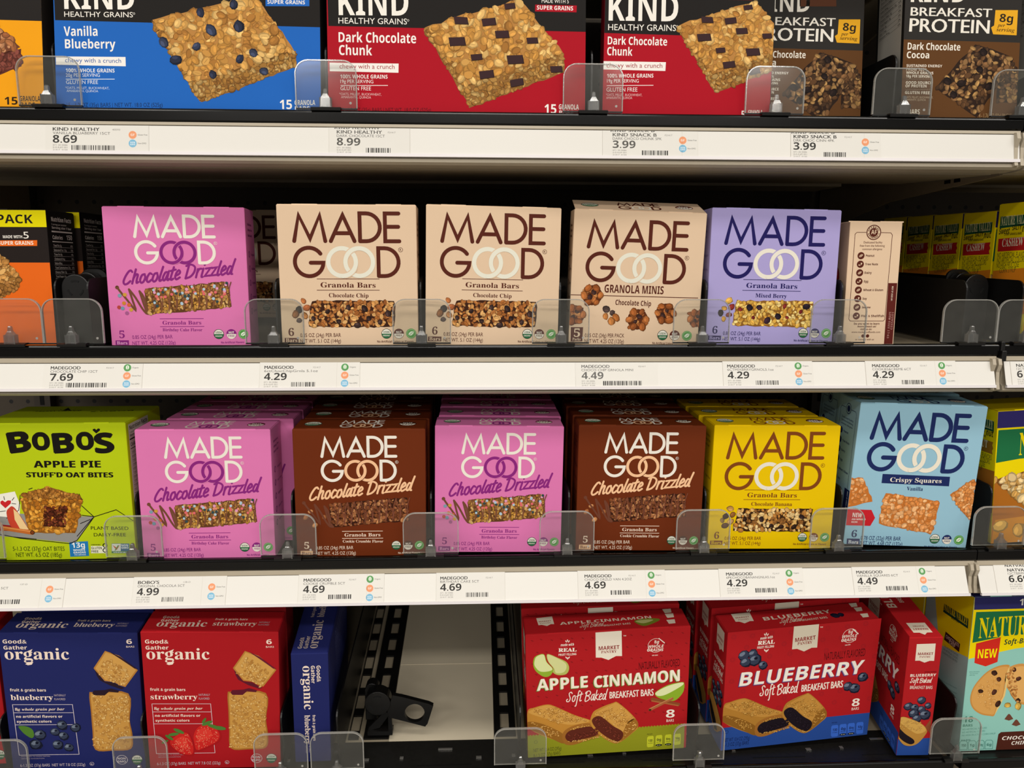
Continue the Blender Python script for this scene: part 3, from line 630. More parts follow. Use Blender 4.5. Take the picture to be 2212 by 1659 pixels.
def protein():
    A = Art(.1114, KH); ref = lambda: A.use((1512,6), (2202,7), (1481,767), (2162,768), y0=KH-.1208)
    A.mm().rect(0,0,112,KH*1000,PG,1); ref(); A.poly([(1400,232),(2300,252),(2300,760),(1400,760)], PB, 2); A.part = 'logo'
    A.text('KIND', 1545,12, 1865,14, 104, '#e8e2d6', 'B'); A.text('BREAKFAST', 1543,92, 2020,102, 48, '#e8e2d6', 'R'); A.text('BREAKFAST', 1546,92, 2022,102, 48, '#e8e2d6', 'R', lv=3.35); A.text('PROTEIN', 1535,186, 2003,198, 76, '#e8e2d6', 'R'); A.text('PROTEIN', 1540,186, 2007,198, 76, '#e8e2d6', 'R', lv=3.35)
    A.text('Dark Chocolate', 1526,292, 1836,298, 40, '#e8e0d2', 'B'); A.text('Cocoa', 1521,342, 1653,344, 38, '#e8e0d2', 'B'); A.part = 'body'
    A.poly([(2044,60),(2176,60),(2168,208),(2030,202),(2018,162),(2036,150)], '#e0a420', 2); A.text('8g', 2066,128, 2145,134, 46, '#2b2216', 'B'); A.text('per', 2055,158, 2100,160, 20, '#5a3c10', 'SI'); A.text('serving', 2048,184, 2156,190, 22, '#5a3c10', 'SI')
    A.rect(1805,-20,2030,-60,'#55301c',3)
    for i, (t, x1) in enumerate([('SUSTAINED ENERGY', 1730), ('FROM 100%', 1640), ('WHOLE GRAINS', 1678), ('18g PER SERVING', 1664)]): A.text(t, 1520-i, 394+i*20.5, x1, 397+i*20.5, 15, '#e2d8c8', 'B')
    A.rect(1516,464,1670,467,'#cfc0aa',2); A.text('GOOD SOURCE', 1516,494, 1668,496, 16, '#e2d8c8', 'B'); A.text('OF PROTEIN', 1514,514, 1638,515, 16, '#e2d8c8', 'B'); A.rect(1512,525,1668,528,'#cfc0aa',2)
    A.text('GLUTEN FREE', 1511,553, 1656,555, 17, '#e2d8c8', 'B'); A.text('*OATS, MILLET, BUCKWHEAT,', 1508,577, 1676,580, 11, '#b8a48a', 'R'); A.text('AMARANTH, QUINOA', 1508,592, 1634,594, 11, '#b8a48a', 'R')
    A.text('8 BARS', 1508,672, 1597,674, 30, '#e2d8c8', 'B'); A.text('4 - 1.76 OZ (50g) PACKS', 1945,692, 2136,694, 24, '#a88a60', 'R')
    pal = ['#7a5634', '#5c3e24', '#8e6a42', '#46301e', '#a07a48']
    cluster(A, [(2075,320),(2170,400),(2170,600),(2055,600)], pal, '#2a1a10', 30, 81, groove=.15)
    cluster(A, [(1925,262),(2150,345),(1935,690),(1695,520)], pal, '#2a1a10', 32, 82, lv=3.6, groove=.15, lite=1.5); bits(A, [(1972,310),(1950,412),(1842,490),(2000,510),(1795,560),(1760,480)], 22, ['#201512'], 5, 1.8); return A
def facts(w, h, base, ink='#bdb8ae', box=(.12,.03,.9,.72)):
    A = Art(w, h); W_, H_ = w*1000, h*1000; x0, y0, x1, y1 = box[0]*W_, box[1]*H_, box[2]*W_, box[3]*H_
    A.rect(x0, y0, x1, y1, base, 1); L = x1-x0
    A.text('Nutrition Facts', x0+.05*L, y0+6, x1-.05*L, y0+6, 4.2, ink, 'B'); A.text('5 servings per container', x0+.05*L, y0+9.6, x0+.72*L, y0+9.6, 1.8, ink, 'R'); A.text('Serving size 1 bar', x0+.05*L, y0+13, x1-.06*L, y0+13, 2.2, ink, 'B')
    A.rect(x0+.03*L, y0+15, x1-.03*L, y0+16.4, ink, 2); A.text('Calories', x0+.05*L, y0+23, x0+.5*L, y0+23, 3.6, ink, 'B'); A.text('150', x0+.68*L, y0+23, x1-.06*L, y0+23, 4.8, ink, 'B'); A.rect(x0+.03*L, y0+25, x1-.03*L, y0+25.8, ink, 2)
    y = y0+30; i = 0
    for t in ['Total Fat 5g', 'Saturated Fat 1.5g', 'Trans Fat 0g', 'Cholesterol 0mg', 'Sodium 80mg', 'Total Carbohydrate 23g', 'Dietary Fiber 3g', 'Total Sugars 5g', 'Protein 3g', 'Iron 1.2mg', 'Potassium 90mg']:
        if y > y1-2: break
        A.text(t, x0+.06*L, y, x0+min(.75, .035*len(t))*L, y, 1.9, ink, 'R'); A.text('%d%%' % (6-i % 5), x1-.16*L, y, x1-.06*L, y, 1.8, ink, 'R'); A.rect(x0+.04*L, y+.8, x1-.04*L, y+1.0, ink, 2); y += 4.3; i += 1
    return A
def pack():
    A = Art(.24, .1335); ref = lambda: A.use((-1510,359), (320,370), (-1378,1348), (403,1345))
    A.mm().rect(0,0,240,134,'#231c1a',1); ref(); A.poly([(-1500,330),(340,340),(330,490),(-1500,482)], '#dcd000', 2); A.poly([(-1500,735),(430,740),(430,1400),(-1500,1400)], '#e2661a', 2)
    A.text('PACK', -18,462, 233,464, 62, '#1c1814', 'B'); A.text('MADE WITH', 22,568, 158,568, 21, '#e8e2d8', 'B'); A.text('5', 166,570, 204,570, 48, '#e8e2d8', 'R')
    A.poly([(-60,584),(262,582),(262,622),(-60,624)], '#e2661a', 3); A.text('SUPER GRAINS', -12,614, 236,614, 26, '#efe8dc', 'B', lv=4)
    cluster(A, [(-460,640),(10,690),(155,850),(-300,1030)], ['#c8924e', '#b57f40', '#d8a864', '#9a6a30'], '#8a5a28', 46, 67, groove=.3); cluster(A, [(-300,1000),(150,850),(120,930),(-260,1120)], ['#a8743c', '#96662f'], '#6f4720', 36, 68, groove=.2); return A

# --- yellow and green cartons of the right-hand section
NY, NG = '#e8d000', '#1e6a40'
def nv_side(flag, flagcol, low, w=.056, h=.147):
    A = Art(w, h); A.use((1050,395), (1285,380), (962,1255), (1186,1290)); A.poly([(900,300),(1400,300),(1400,800),(900,812)], NY, 1); A.poly([(900,806),(1400,796),(1400,1100),(900,1100)], low, 2)
    A.poly([(1056,470),(1080,470),(1150,468),(1254,456),(1248,528),(1150,534),(1048,545)], '#1c5236', 2); A.part = 'logo'; A.text('NATURE VALLEY', 1056,528, 1242,514, 40, '#dcd6a0', 'S'); A.part = 'body'
    A.text('Sweet', 1044,582, 1112,577, 26, '#2a2418', 'BI'); A.text('SALTY', 1128,558, 1186,554, 22, '#2a2418', 'B'); A.text('nut', 1190,570, 1243,566, 32, '#2a2418', 'BI'); A.text('CHEWY GRANOLA BARS', 1078,590, 1188,585, 10, '#2a2418', 'B')
    A.poly([(1042,610),(1240,598),(1232,620),(1238,640),(1228,660),(1232,682),(1036,690)], flagcol, 2); A.text(flag, 1064,660, 1196,652, 34, '#e9e2c6', 'S')
    for i, (t, x1) in enumerate([('NO ARTIFICIAL FLAVORS', 1222), ('NO ARTIFICIAL COLORS', 1208), ('NO HIGH FRUCTOSE', 1170), ('CORN SYRUP', 1150)]): A.text(t, 1034-i*2+(20 if i == 3 else 0), 728+i*32, x1, 724+i*32, 22, '#5a5420', 'R')
    return A
def nv_peanut():
    A = Art(.15, .147).use((1345,250), (2330,250), (1308,1165), (2270,1165)); A.poly([(1200,200),(2400,200),(2400,760),(1200,700)], NY, 1); A.poly([(1200,722),(1332,722),(1500,690),(2400,680),(2400,1300),(1200,1300)], '#a8651e', 2)
    A.poly([(1338,1000),(2400,940),(2400,1300),(1200,1300)], '#c8821e', 3)
    A.poly([(1340,250),(2400,250),(2400,365),(1338,365)], '#2d2662', 2); A.poly([(1350,378),(2400,374),(2400,565),(1500,585),(1336,604)], NG, 2); A.part = 'logo'; A.text('NATURE', 1495,560, 1890,555, 160, NY, 'S'); A.text('VALLEY', 1920,555, 2280,552, 160, NY, 'S'); A.part = 'body'
    cluster(A, [(1310,720),(1900,640),(1900,800),(1560,900)], ['#d8b070', '#c89850', '#e6c890'], '#7a4a1c', 52, 91, groove=.2, ratio=.75)
    bits(A, [(1375,1040),(1500,1080),(1640,1040)], 58, ['#d8a852', '#cf9c48'], 4); return A
def nv_muffin():
    A = Art(.15, .1866); A.f0 = 7; ref = lambda: A.use((1235,125), (2440,125), (1100,1505), (2285,1505)); A.mm().rect(0,0,150,187,'#8cc2b6',1); ref()
    A.poly([(1100,60),(2600,60),(2600,500),(1600,592),(1180,672)], NY, 2); A.poly([(1238,125),(2600,125),(2600,236),(1230,236)], '#2b2a5e', 3); A.text('12 BARS', 1640,206, 1990,206, 60, '#e6e2d8', 'B', lv=4)
    A.poly([(1250,256),(2600,250),(2600,420),(1500,478),(1218,528)], NG, 3); A.part = 'logo'; A.text('NATURE', 1272,488, 1790,470, 190, NY, 'S', lv=4); A.text('VALLEY', 1830,468, 2340,450, 190, NY, 'S', lv=4); A.part = 'body'
    A.text('Soft-Baked Muffin Bars', 1505,552, 2180,520, 48, '#23402c', 'BI', lv=4)
    A.poly([(1252,535),(1475,485),(1448,705),(1340,742),(1238,708)], '#cc2a1e', 4); A.text('NEW', 1266,668, 1440,664, 86, '#efe400', 'B', lv=5)
    A.text('ENLARGED', 1195,792, 1285,792, 9, '#4a8078', 'R'); A.text('TO SHOW', 1195,808, 1272,808, 9, '#4a8078', 'R'); A.text('DETAIL', 1195,822, 1245,822, 9, '#4a8078', 'R')
    A.part = 'picture'; p = [(1560,738),(1470,738),(1370,780),(1290,850),(1225,940),(1202,1040),(1230,1120),(1300,1172),(1380,1190),(1425,1188),(1450,1110),(1505,1010),(1520,900),(1540,800)]
    A.blob(p, '#c58a42', 4); A.blob([(x*.93+1370*.07, y*.93+985*.07) for x, y in p], '#d29c54', 5); A.poly([(1560,738),(1530,810),(1520,930),(1500,1020),(1450,1110),(1425,1188),(1470,1110),(1520,1010),(1545,880)], '#e2bd74', 6)
    q = [(1530,790),(1590,740),(1700,730),(1800,800),(1840,950),(1780,1080),(1660,1090),(1580,1000),(1520,900)]; A.blob(q, '#c98f4a', 4); A.blob([(x*.88+1680*.12, y*.88+920*.12) for x, y in q], '#d9a660', 5); A.part = 'body'
    rnd = random.Random(12); A.f0 = 6.2
    for i in range(80):
        A.part = 'picture'; t, r = rnd.uniform(0, 6.28), math.sqrt(rnd.random())*.8; A.flake(1375+130*r*math.cos(t), 985+185*r*math.sin(t), rnd.uniform(7,16), rnd.uniform(5,9), rnd.uniform(0,180), (shade('#d29c54', rnd.uniform(.9,1.12)), shade('#b9813c', 1), shade('#e2bd80', 1) if i % 3 == 0 else None), rnd, False)
    A.f0 = 7; A.part = 'body'
    bits(A, [(1418,805),(1460,862),(1295,965),(1420,975),(1455,1080),(1640,860),(1640,1060),(1600,780)], 26, ['#3a2218', '#4a2a1e'], 6, 1.6)
    cluster(A, [(1535,800),(1600,760),(1640,1080),(1560,960)], ['#b87a3c', '#c88e50', '#9c6430'], '#a86c34', 26, 92, groove=.1)
    bits(A, [(1545,1100),(1640,1110)], 34, ['#c9a24a'], 8); A.part = 'picture'
    for x, y in ((1560,1225), (1628,1278)): A.poly([(x-42,y),(x-10,y-42),(x,y-48),(x+12,y-40),(x+40,y),(x,y+14)], '#6a3f30', 5)
    A.part = 'body'
    A.text('18', 1142,1242, 1228,1242, 58, '#2d7a68', 'B'); A.text('BARS', 1138,1282, 1226,1282, 24, '#2d7a68', 'B')
    for i, (t, x1) in enumerate([('NO ARTIFICIAL FLAVORS', 1358), ('NO ARTIFICIAL COLORS', 1342), ('NO HIGH FRUCTOSE CORN SYRUP', 1438)]): A.text(t, 1134-i*3, 1315+i*27, x1, 1306+i*27, 17, '#4d8f82', 'R')
    A.text('PER BAR', 1122,1413, 1208,1410, 14, '#33776a', 'B')
    for i, t in enumerate(['150', '1g', '150mg', '6g']):
        x = 1112+i*78; A.stroke([(x,1425),(x+12,1412),(x+56,1412),(x+68,1425),(x+66,1492),(x-2,1492),(x,1425)], 4, '#33776a', 2); A.text(t, x+12,1464, x+54,1464, 26, '#2d6a5e', 'B')
    A.poly([(1465,1360),(1490,1342),(2300,1330),(2300,1505),(1442,1505)], '#4d241a', 3); A.text('CHOCOLATE', 1498,1415, 1900,1412, 36, '#e9e0d4', 'BI', lv=4); A.text('CHIP', 1585,1462, 1720,1460, 36, '#e9e0d4', 'BI', lv=4); return A
def nv_muffin_side():
    A = Art(.085, .1866); A.use((810,100), (1235,60), (930,1420), (1100,1505)); A.mm().rect(0,0,85,187,'#9ab8b4',1)
    A.use((816,-159), (1219,125), (697,1113), (1074,1508)); A.poly([(860,40),(1250,60),(1165,670),(900,545)], NY, 2)
    A.poly([(948,182),(1165,318),(1160,408),(938,256)], '#1c3f2e', 3); A.part = 'logo'; A.text('NATURE VALLEY', 946,236, 1156,382, 50, NY, 'S', lv=4); A.part = 'body'; A.text('MUFFIN', 1010,318, 1080,362, 26, '#2a3420', 'BI')
    A.poly([(960,432),(1090,545),(1080,618),(945,505)], '#3c1c1a', 3); A.text('CHOCOLATE', 962,490, 1078,575, 24, '#c8b4a4', 'B', lv=4); A.text('CHIP', 990,540, 1045,582, 22, '#c8b4a4', 'B', lv=4)
    for i, t in enumerate(['NO ARTIFICIAL FLAVORS', 'NO ARTIFICIAL COLORS', 'NO HIGH FRUCTOSE CORN SYRUP']): A.text(t, 948-i*8, 570+i*28, 1072-i*4, 660+i*28, 15, '#5c7a76', 'R')
    for i in range(4): A.text('Contains milk, egg, soy and wheat ingredients', 912, 870+i*46, 1060, 950+i*46, 9, '#6c8a86', 'R')
    return A

# --- the lime carton, the two-tone organic cartons, the red breakfast cartons
LIME = '#b2c412'
def lime():
    A = Art(.141, .1418).use((-164,297), (935,291), (-45,1318), (1018,1301)); K = '#16130f'; A.part = 'logo'
    for ch, x0, y0, x1, y1, h in (('B',82,512,235,494,155), ('O',252,488,372,486,130), ('B',408,512,552,506,150), ('O',580,486,700,484,130), ('S',718,512,852,506,150)):
        for n_, (o, e) in enumerate(((-7,0),(0,0),(7,0),(0,6),(0,-6))): A.text(ch, x0+o, y0+e, x1+o, y1+e, h, K, 'B', lv=3+n_*.25)
    A.poly([(718,368),(692,345),(694,335),(708,332),(719,342),(732,330),(746,334),(746,346)], K, 3)
    for o in (0, 4): A.text('APPLE PIE', 252+o,622, 750+o,622, 54, K, 'B', lv=3+o*.07); A.text("STUFF'D OAT BITES", 196+o,694, 842+o,696, 40, K, 'B', lv=3+o*.07)
    A.part = 'body'; A.text('PLANT BASED', 678,1086, 958,1088, 27, K, 'R'); A.text('DAIRY-FREE', 700,1136, 940,1136, 27, K, 'R')
    A.text('5-1.3 OZ (37g) OAT BITES', 96,1243, 482,1243, 34, '#2b3a10', 'R'); A.text('NET WT. 6.5 OZ (185g)', 120,1288, 462,1288, 34, '#2b3a10', 'R')
    A.poly([(515,1180),(655,1172),(664,1282),(524,1288)], '#2277b4', 2); A.text('13g', 538,1222, 634,1218, 42, '#f0f0ea', 'B'); A.text('WHOLE', 546,1246, 636,1244, 16, '#f0f0ea', 'B'); A.text('GRAINS', 548,1264, 640,1262, 15, '#f0f0ea', 'B'); A.text('PER SERVING', 556,1278, 640,1276, 8, '#f0f0ea', 'B')
    A.rect(678,1208,800,1262,'#e6e6c8',2); A.text('CERTIFIED', 680,1203, 748,1203, 9, K, 'B'); A.text('GLUTEN', 682,1232, 760,1232, 20, K, 'B'); A.text('FREE', 684,1257, 734,1257, 20, K, 'B')
    for y in (1204, 1240): A.ring(783,y,19,12,K,4,n=20)
    A.rect(832,1190,964,1262,'#3a6a8a',2); A.rect(834,1192,900,1246,'#d8dcd0',3); A.poly([(838,1200),(868,1240),(898,1196),(872,1222)], '#c2552c', 4); A.stroke([(858,1240),(882,1204)], 7, '#3f8a3c', 5); A.text('NON', 905,1210, 955,1210, 16, '#e8ecec', 'B', lv=4); A.text('GMO', 905,1228, 958,1228, 16, '#e8ecec', 'B', lv=4); A.rect(832,1246,964,1262,'#3f7a46',3); A.text('VERIFIED', 845,1259, 955,1259, 9, '#e8ecec', 'B', lv=4)
    # table with its checked tray, apple wedge, cinnamon, filled oat bite
    A.part = 'picture'; A.poly([(-60,1130),(100,1140),(560,1186),(705,990),(600,985),(0,960)], '#8e8c88', 2); A.poly([(-60,1040),(150,1060),(170,1100),(-60,1090)], '#8a1c24', 3)
    for p in ([(-60,1108),(150,1150),(520,1190),(575,1165),(702,990),(610,978)], [(100,1140),(270,1156)], [(610,908),(700,990)], [(702,990),(866,938),(1000,1020)], [(600,1040),(672,1010)], [(575,1135),(690,1000)], [(215,784),(240,775)], [(335,768),(370,770)], [(590,820),(618,880)]): A.stroke(p, 6, K, 3)
    A.poly([(-60,830),(110,800),(150,900),(145,1000),(-60,980)], '#e9e6da', 3)
    for p in ([(-60,960),(40,945)], [(50,1000),(140,940),(150,830)], [(28,838),(34,862)], [(105,846),(90,866)], [(88,890),(118,894)]): A.stroke(p, 5, K, 4)
    A.poly([(40,925),(4,892),(2,876),(18,866),(38,880),(58,866),(82,868),(80,890)], '#c4242a', 5)
    A.blob([(48,960),(70,920),(95,912),(130,950),(215,1090),(150,1090),(80,1060)], '#c0402c', 6); A.poly([(100,930),(135,960),(215,1085),(150,1080),(110,1010)], '#e6c48c', 7)
    A.stroke([(20,1072),(240,1108)], 34, '#b9652a', 8); A.stroke([(20,1066),(240,1100)], 10, '#d68a48', 9); A.disc(242,1106,15,'#7a3a16',10); A.ring(242,1106,17,13,K,11,n=18)
    cluster(A, [(150,830),(370,768),(612,850),(420,905)], ['#b5782e', '#a0682a', '#c98d40', '#8a5620'], '#8a5a24', 34, 101, groove=.2)
    cluster(A, [(150,850),(610,855),(560,1108),(225,1108)], ['#c98428', '#b57020', '#d89a3c', '#a4641c'], '#8c5a20', 38, 102, groove=.15, lite=1.25)
    cluster(A, [(330,915),(500,905),(490,1060),(330,1060)], ['#5a2614', '#6e321c', '#48200f', '#7a3c22'], '#3e1a0c', 30, 103, groove=0, lite=1.7, lv=9); A.part = 'body'; return A
T_lime = Art(.141, .088)
def _tl():
    A = T_lime; K = '#1c2408'; A.use((150,182), (1112,185), (-104,292), (942,292)); A.text("BOBO'S", 945,216, 642,222, 22, K, 'B'); A.text('BAKED WITH', 568,212, 248,216, 34, K, 'R'); A.text('APPLE PIE', 90,214, -130,218, 10, K, 'B')
    A.poly([(430,215),(455,196),(490,215)], K, 2); A.stroke([(405,205),(420,212)], 3, K); A.stroke([(520,205),(500,212)], 3, K)
_tl()
S_lime = facts(.088, .1418, '#c8c8b8', '#22251a', (.06,.02,.6,.75))
def organic(flav, base, fx, pic, seed, jam):
    A = Art(.136, .170); I = '#f0dccc'; A.use((-10,355), (1318,335), (128,1650), (1398,1640)); A.part = 'logo'
    A.text('Good&', 42,472, 265,470, 44, I, 'B'); A.text('Gather', 50,528, 268,524, 42, I, 'B'); A.text('organic', 62,618, 665,612, 128, I, 'S'); A.poly([(250,660),(275,640),(325,640),(310,664),(275,670)], I, 3.5); A.poly([(262,545),(318,520),(300,555)], I, 3.5)
    A.part = 'body'; A.text('6', 1214,460, 1268,458, 54, I, 'B'); A.text('BARS', 1211,494, 1290,492, 20, I, 'R')
    A.text('fruit & grain bars', 105,912, 442,912, 32, I, 'B'); A.part = 'logo'; A.text(flav, fx[0],992, fx[1],990, 62, I, 'S'); A.part = 'body'; A.text('NATURALLY', fx[1]+10,956, fx[1]+120,955, 24, '#b8a8b0', 'R'); A.text('FLAVORED', fx[1]+12,992, fx[1]+116,991, 24, '#b8a8b0', 'R')
    A.stroke([(126,1035),(690,1032),(750,1498),(184,1503),(126,1035)], 5, '#d8ccd0', 2); A.stroke([(135,1110),(698,1108)], 5, '#d8ccd0', 2); A.stroke([(150,1222),(712,1220)], 5, '#d8ccd0', 2)
    A.text('8g whole grain per bar', 150,1090, 615,1086, 30, I, 'SI'); A.text('no artificial flavors or', 160,1156, 596,1154, 29, I, 'B'); A.text('synthetic colors', 166,1202, 492,1200, 28, I, 'B')
    A.text('ENLARGED TO SHOW DETAIL.', 205,1520, 478,1518, 11, '#a89aa8', 'R'); A.text('SERVING SUGGESTION', 205,1540, 420,1538, 11, '#a89aa8', 'R'); A.text('6-1.3 OZ (37g) BARS  NET WT 7.8 OZ (222g)', 195,1612, 808,1606, 34, '#c8b8c0', 'R'); A.ring(872,1588,22,18,'#c8b8c0',3,n=18); A.text('K', 863,1598, 881,1598, 18, '#c8b8c0', 'B')
    A.ring(1162,1552,58,53,'#d8ccd0',3); A.text('NON', 1122,1550, 1198,1550, 26, '#d8ccd0', 'B'); A.text('GMO', 1118,1578, 1200,1578, 26, '#d8ccd0', 'B'); usda(A, 1310,1550, 56)
    # broken bar picture: lower piece, upper piece, filling
    gp = ['#cf9f58', '#c08c46', '#dbb26c', '#b17c3a']
    A.part = 'picture'; lo = [(852,935),(900,915),(1228,925),(1240,1180),(1268,1330),(1250,1450),(1080,1465),(905,1455),(880,1280),(866,1100)]
    A.blob(lo, '#a8702e', 3); A.blob([(x*.93+1060*.07, y*.95+1190*.05) for x, y in lo], '#c79347', 4)
    A.poly([(880,925),(895,900),(1000,895),(1060,880),(1140,900),(1130,918),(1040,910),(1000,945),(900,945)], jam, 5)
    up = [(1005,527),(1140,570),(1322,705),(1200,865),(1145,850),(1090,820),(1000,810),(905,705),(895,690),(950,610)]; A.poly(up, '#b57d38', 3); A.poly([(x*.92+1110*.08, y*.92+690*.08) for x, y in up], '#cf9c50', 4)
    A.poly([(905,705),(1000,815),(1090,825),(1145,855),(1190,875),(1160,885),(1050,850),(950,800),(925,760)], jam, 5); A.poly([(1040,532),(1150,580),(1320,695),(1290,690),(1150,600)], shade(jam, 1.3), 5); A.part = 'body'
    rnd = random.Random(seed); A.part = 'picture'; A.f0 = 6
    for i in range(330):
        x, y = rnd.uniform(892,1236), rnd.uniform(950,1440); A.flake(x, y, rnd.uniform(8,19), rnd.uniform(6,12), rnd.uniform(0,180), (lin(rnd.choice(gp)), shade('#a87634', 1), shade('#e2bd78', 1) if i % 3 == 0 else None), rnd, False)
    for i in range(95):
        u, v = rnd.uniform(.06,.9), rnd.uniform(.1,.9); x = 1010+(1290-1010)*u-95*v; y = 560+150*u+190*v; A.flake(x, y, rnd.uniform(9,20), rnd.uniform(6,13), rnd.uniform(0,180), (lin(rnd.choice(gp)), shade('#a87634', 1), shade('#e2bd78', 1) if i % 3 == 0 else None), rnd, False)
    A.part = 'body'; pic(A); return A
def pic_blue(A):
    A.part = 'picture'; A.blob([(180,1235),(250,1235),(310,1265),(325,1320),(300,1345),(240,1310),(205,1275)], '#4f7a2c', 4); A.part = 'body'
    for i, (x, y, r) in enumerate([(378,1312,54),(588,1222,50),(715,1245,46),(522,1285,44),(600,1320,46),(340,1402,54),(545,1405,50),(652,1430,46)]): berry(A, x, y, r, i)
def strawberry(A, p, leaf, rnd):
    A.part = 'picture'; cx = sum(q[0] for q in p)/len(p); cy = sum(q[1] for q in p)/len(p)
    A.blob(p, '#a5161a', 5); A.blob([(x*.92+cx*.08-5, y*.92+cy*.08-5) for x, y in p], '#c92522', 6); A.blob([(x*.55+cx*.45-18, y*.5+cy*.5-22) for x, y in p], '#d8382e', 6.5)
    for i in range(95):
        t = rnd.uniform(0, len(p)); k = int(t) % len(p); f = t-int(t); q = [p[k][e]*(1-f)+p[(k+1) % len(p)][e]*f for e in (0, 1)]; r = math.sqrt(rnd.random())*.86
        A.disc(cx+(q[0]-cx)*r, cy+(q[1]-cy)*r, 5, '#e89a78', 7+(i % 5)*.2, ry=3, n=6, rot=60)
    for n_, (x, y, r, t) in enumerate(leaf): A.disc(x, y, r, '#4c7a34', 8+n_*.3, ry=r*.35, n=10, rot=t)
    A.part = 'body'
def pic_straw(A):
    rnd = random.Random(4); sh = -1300+8
    def T(p): return [(x-1297, y-5) for x, y in p]
    strawberry(A, T([(1600,1400),(1690,1320),(1780,1310),(1830,1400),(1850,1480),(1830,1530),(1740,1520),(1660,1480)]), [(1690-1297,1290,60,-30),(1640-1297,1320,55,10),(1600-1297,1350,50,-40),(1560-1297,1390,40,30)], rnd)
    strawberry(A, T([(1860,1270),(1930,1225),(2020,1240),(2100,1320),(2080,1400),(1960,1460),(1870,1490),(1840,1420),(1830,1340)]), [(1960-1297,1215,60,25),(2020-1297,1245,60,-20),(2080-1297,1260,70,-10),(1930-1297,1190,40,60)], rnd)
def pic_apple(A): bits(A, [(400,1330),(560,1360)], 70, ['#a9b848'], 3)
ORG_B, ORG_R = '#21275f', '#a81920'
A_ob = organic('blueberry', ORG_B, (112,508), pic_blue, 111, '#2a1a26'); A_or = organic('strawberry', ORG_R, (112,562), pic_straw, 112, '#5c1a2a')
def organic_top(flav, f1, w=.136, d=.038):
    A = Art(w, d); I = '#d8c4b4'; A.mm(); s = w*1000/136
    A.text('Good&', 14*s,14, 31*s,14, 4.4, I, 'B'); A.text('Gather', 14*s,20, 32*s,20, 4.4, I, 'B'); A.text('organic', 12*s,29, 62*s,29, 11, I, 'S'); A.text('fruit & grain bars', 68*s,17, 101*s,17, 3.4, I, 'B'); A.text(flav, 68*s,27, f1*s,27, 7.5, I, 'S'); A.text('NATURALLY', (f1+2)*s,22, (f1+13)*s,22, 2.6, '#a89aa0', 'R'); A.text('FLAVORED', (f1+2)*s,26.5, (f1+13)*s,26.5, 2.6, '#a89aa0', 'R'); return A
T_ob = organic_top('blueberry', 108); T_or = organic_top('strawberry', 112); T_oa = organic_top('apple cinnamon', 122)
def organic_edge():
    """end panel of the carton standing on its long side: lettering runs downwards"""
    A = Art(.0384, .1376).use((540,390), (808,390), (538,1225), (815,1225)); I = '#f0dccc'; A.part = 'logo'
    A.text('Good&', 722,478, 722,598, 30, I, 'B'); A.text('Gather', 682,478, 682,608, 28, I, 'B'); A.text('organic', 622,478, 622,805, 68, I, 'S'); A.part = 'body'
    A.text('fruit & grain bars', 682,848, 682,1052, 20, I, 'B'); A.text('blueberry', 622,848, 622,1080, 40, I, 'S'); A.text('NATURALLY', 645,1090, 645,1150, 15, '#a89aa8', 'R'); A.text('FLAVORED', 622,1090, 622,1150, 15, '#a89aa8', 'R'); return A
def organic_edge_top():
    A = Art(.0384, .136); I = '#b8a8a0'; A.part = 'logo'
    A.text('Good&', 10,128, 10,108, 4.4, I, 'B'); A.text('Gather', 16,128, 16,106, 4.4, I, 'B'); A.text('organic', 26,128, 26,76, 11, I, 'S'); A.part = 'body'; A.text('fruit & grain bars', 14,70, 14,38, 3.4, I, 'B'); A.text('blueberry', 25,70, 25,30, 7.5, I, 'S'); return A
MR = '#ad1c21'
def tagshape(A, x0, y0, x1, y1, x2, y2, x3, y3, t1, t2, col='#e9dfcd'):
    mx, my = (x2+x3)/2, (y2+y3)/2; A.poly([(x0,y0),(x1,y1),(x2,y2),(x2*.8+mx*.2,y2*.8+my*.2-4),(mx,my+(y2-y1)*.09),(x3*.8+mx*.2,y3*.8+my*.2-4),(x3,y3)], col, 3)
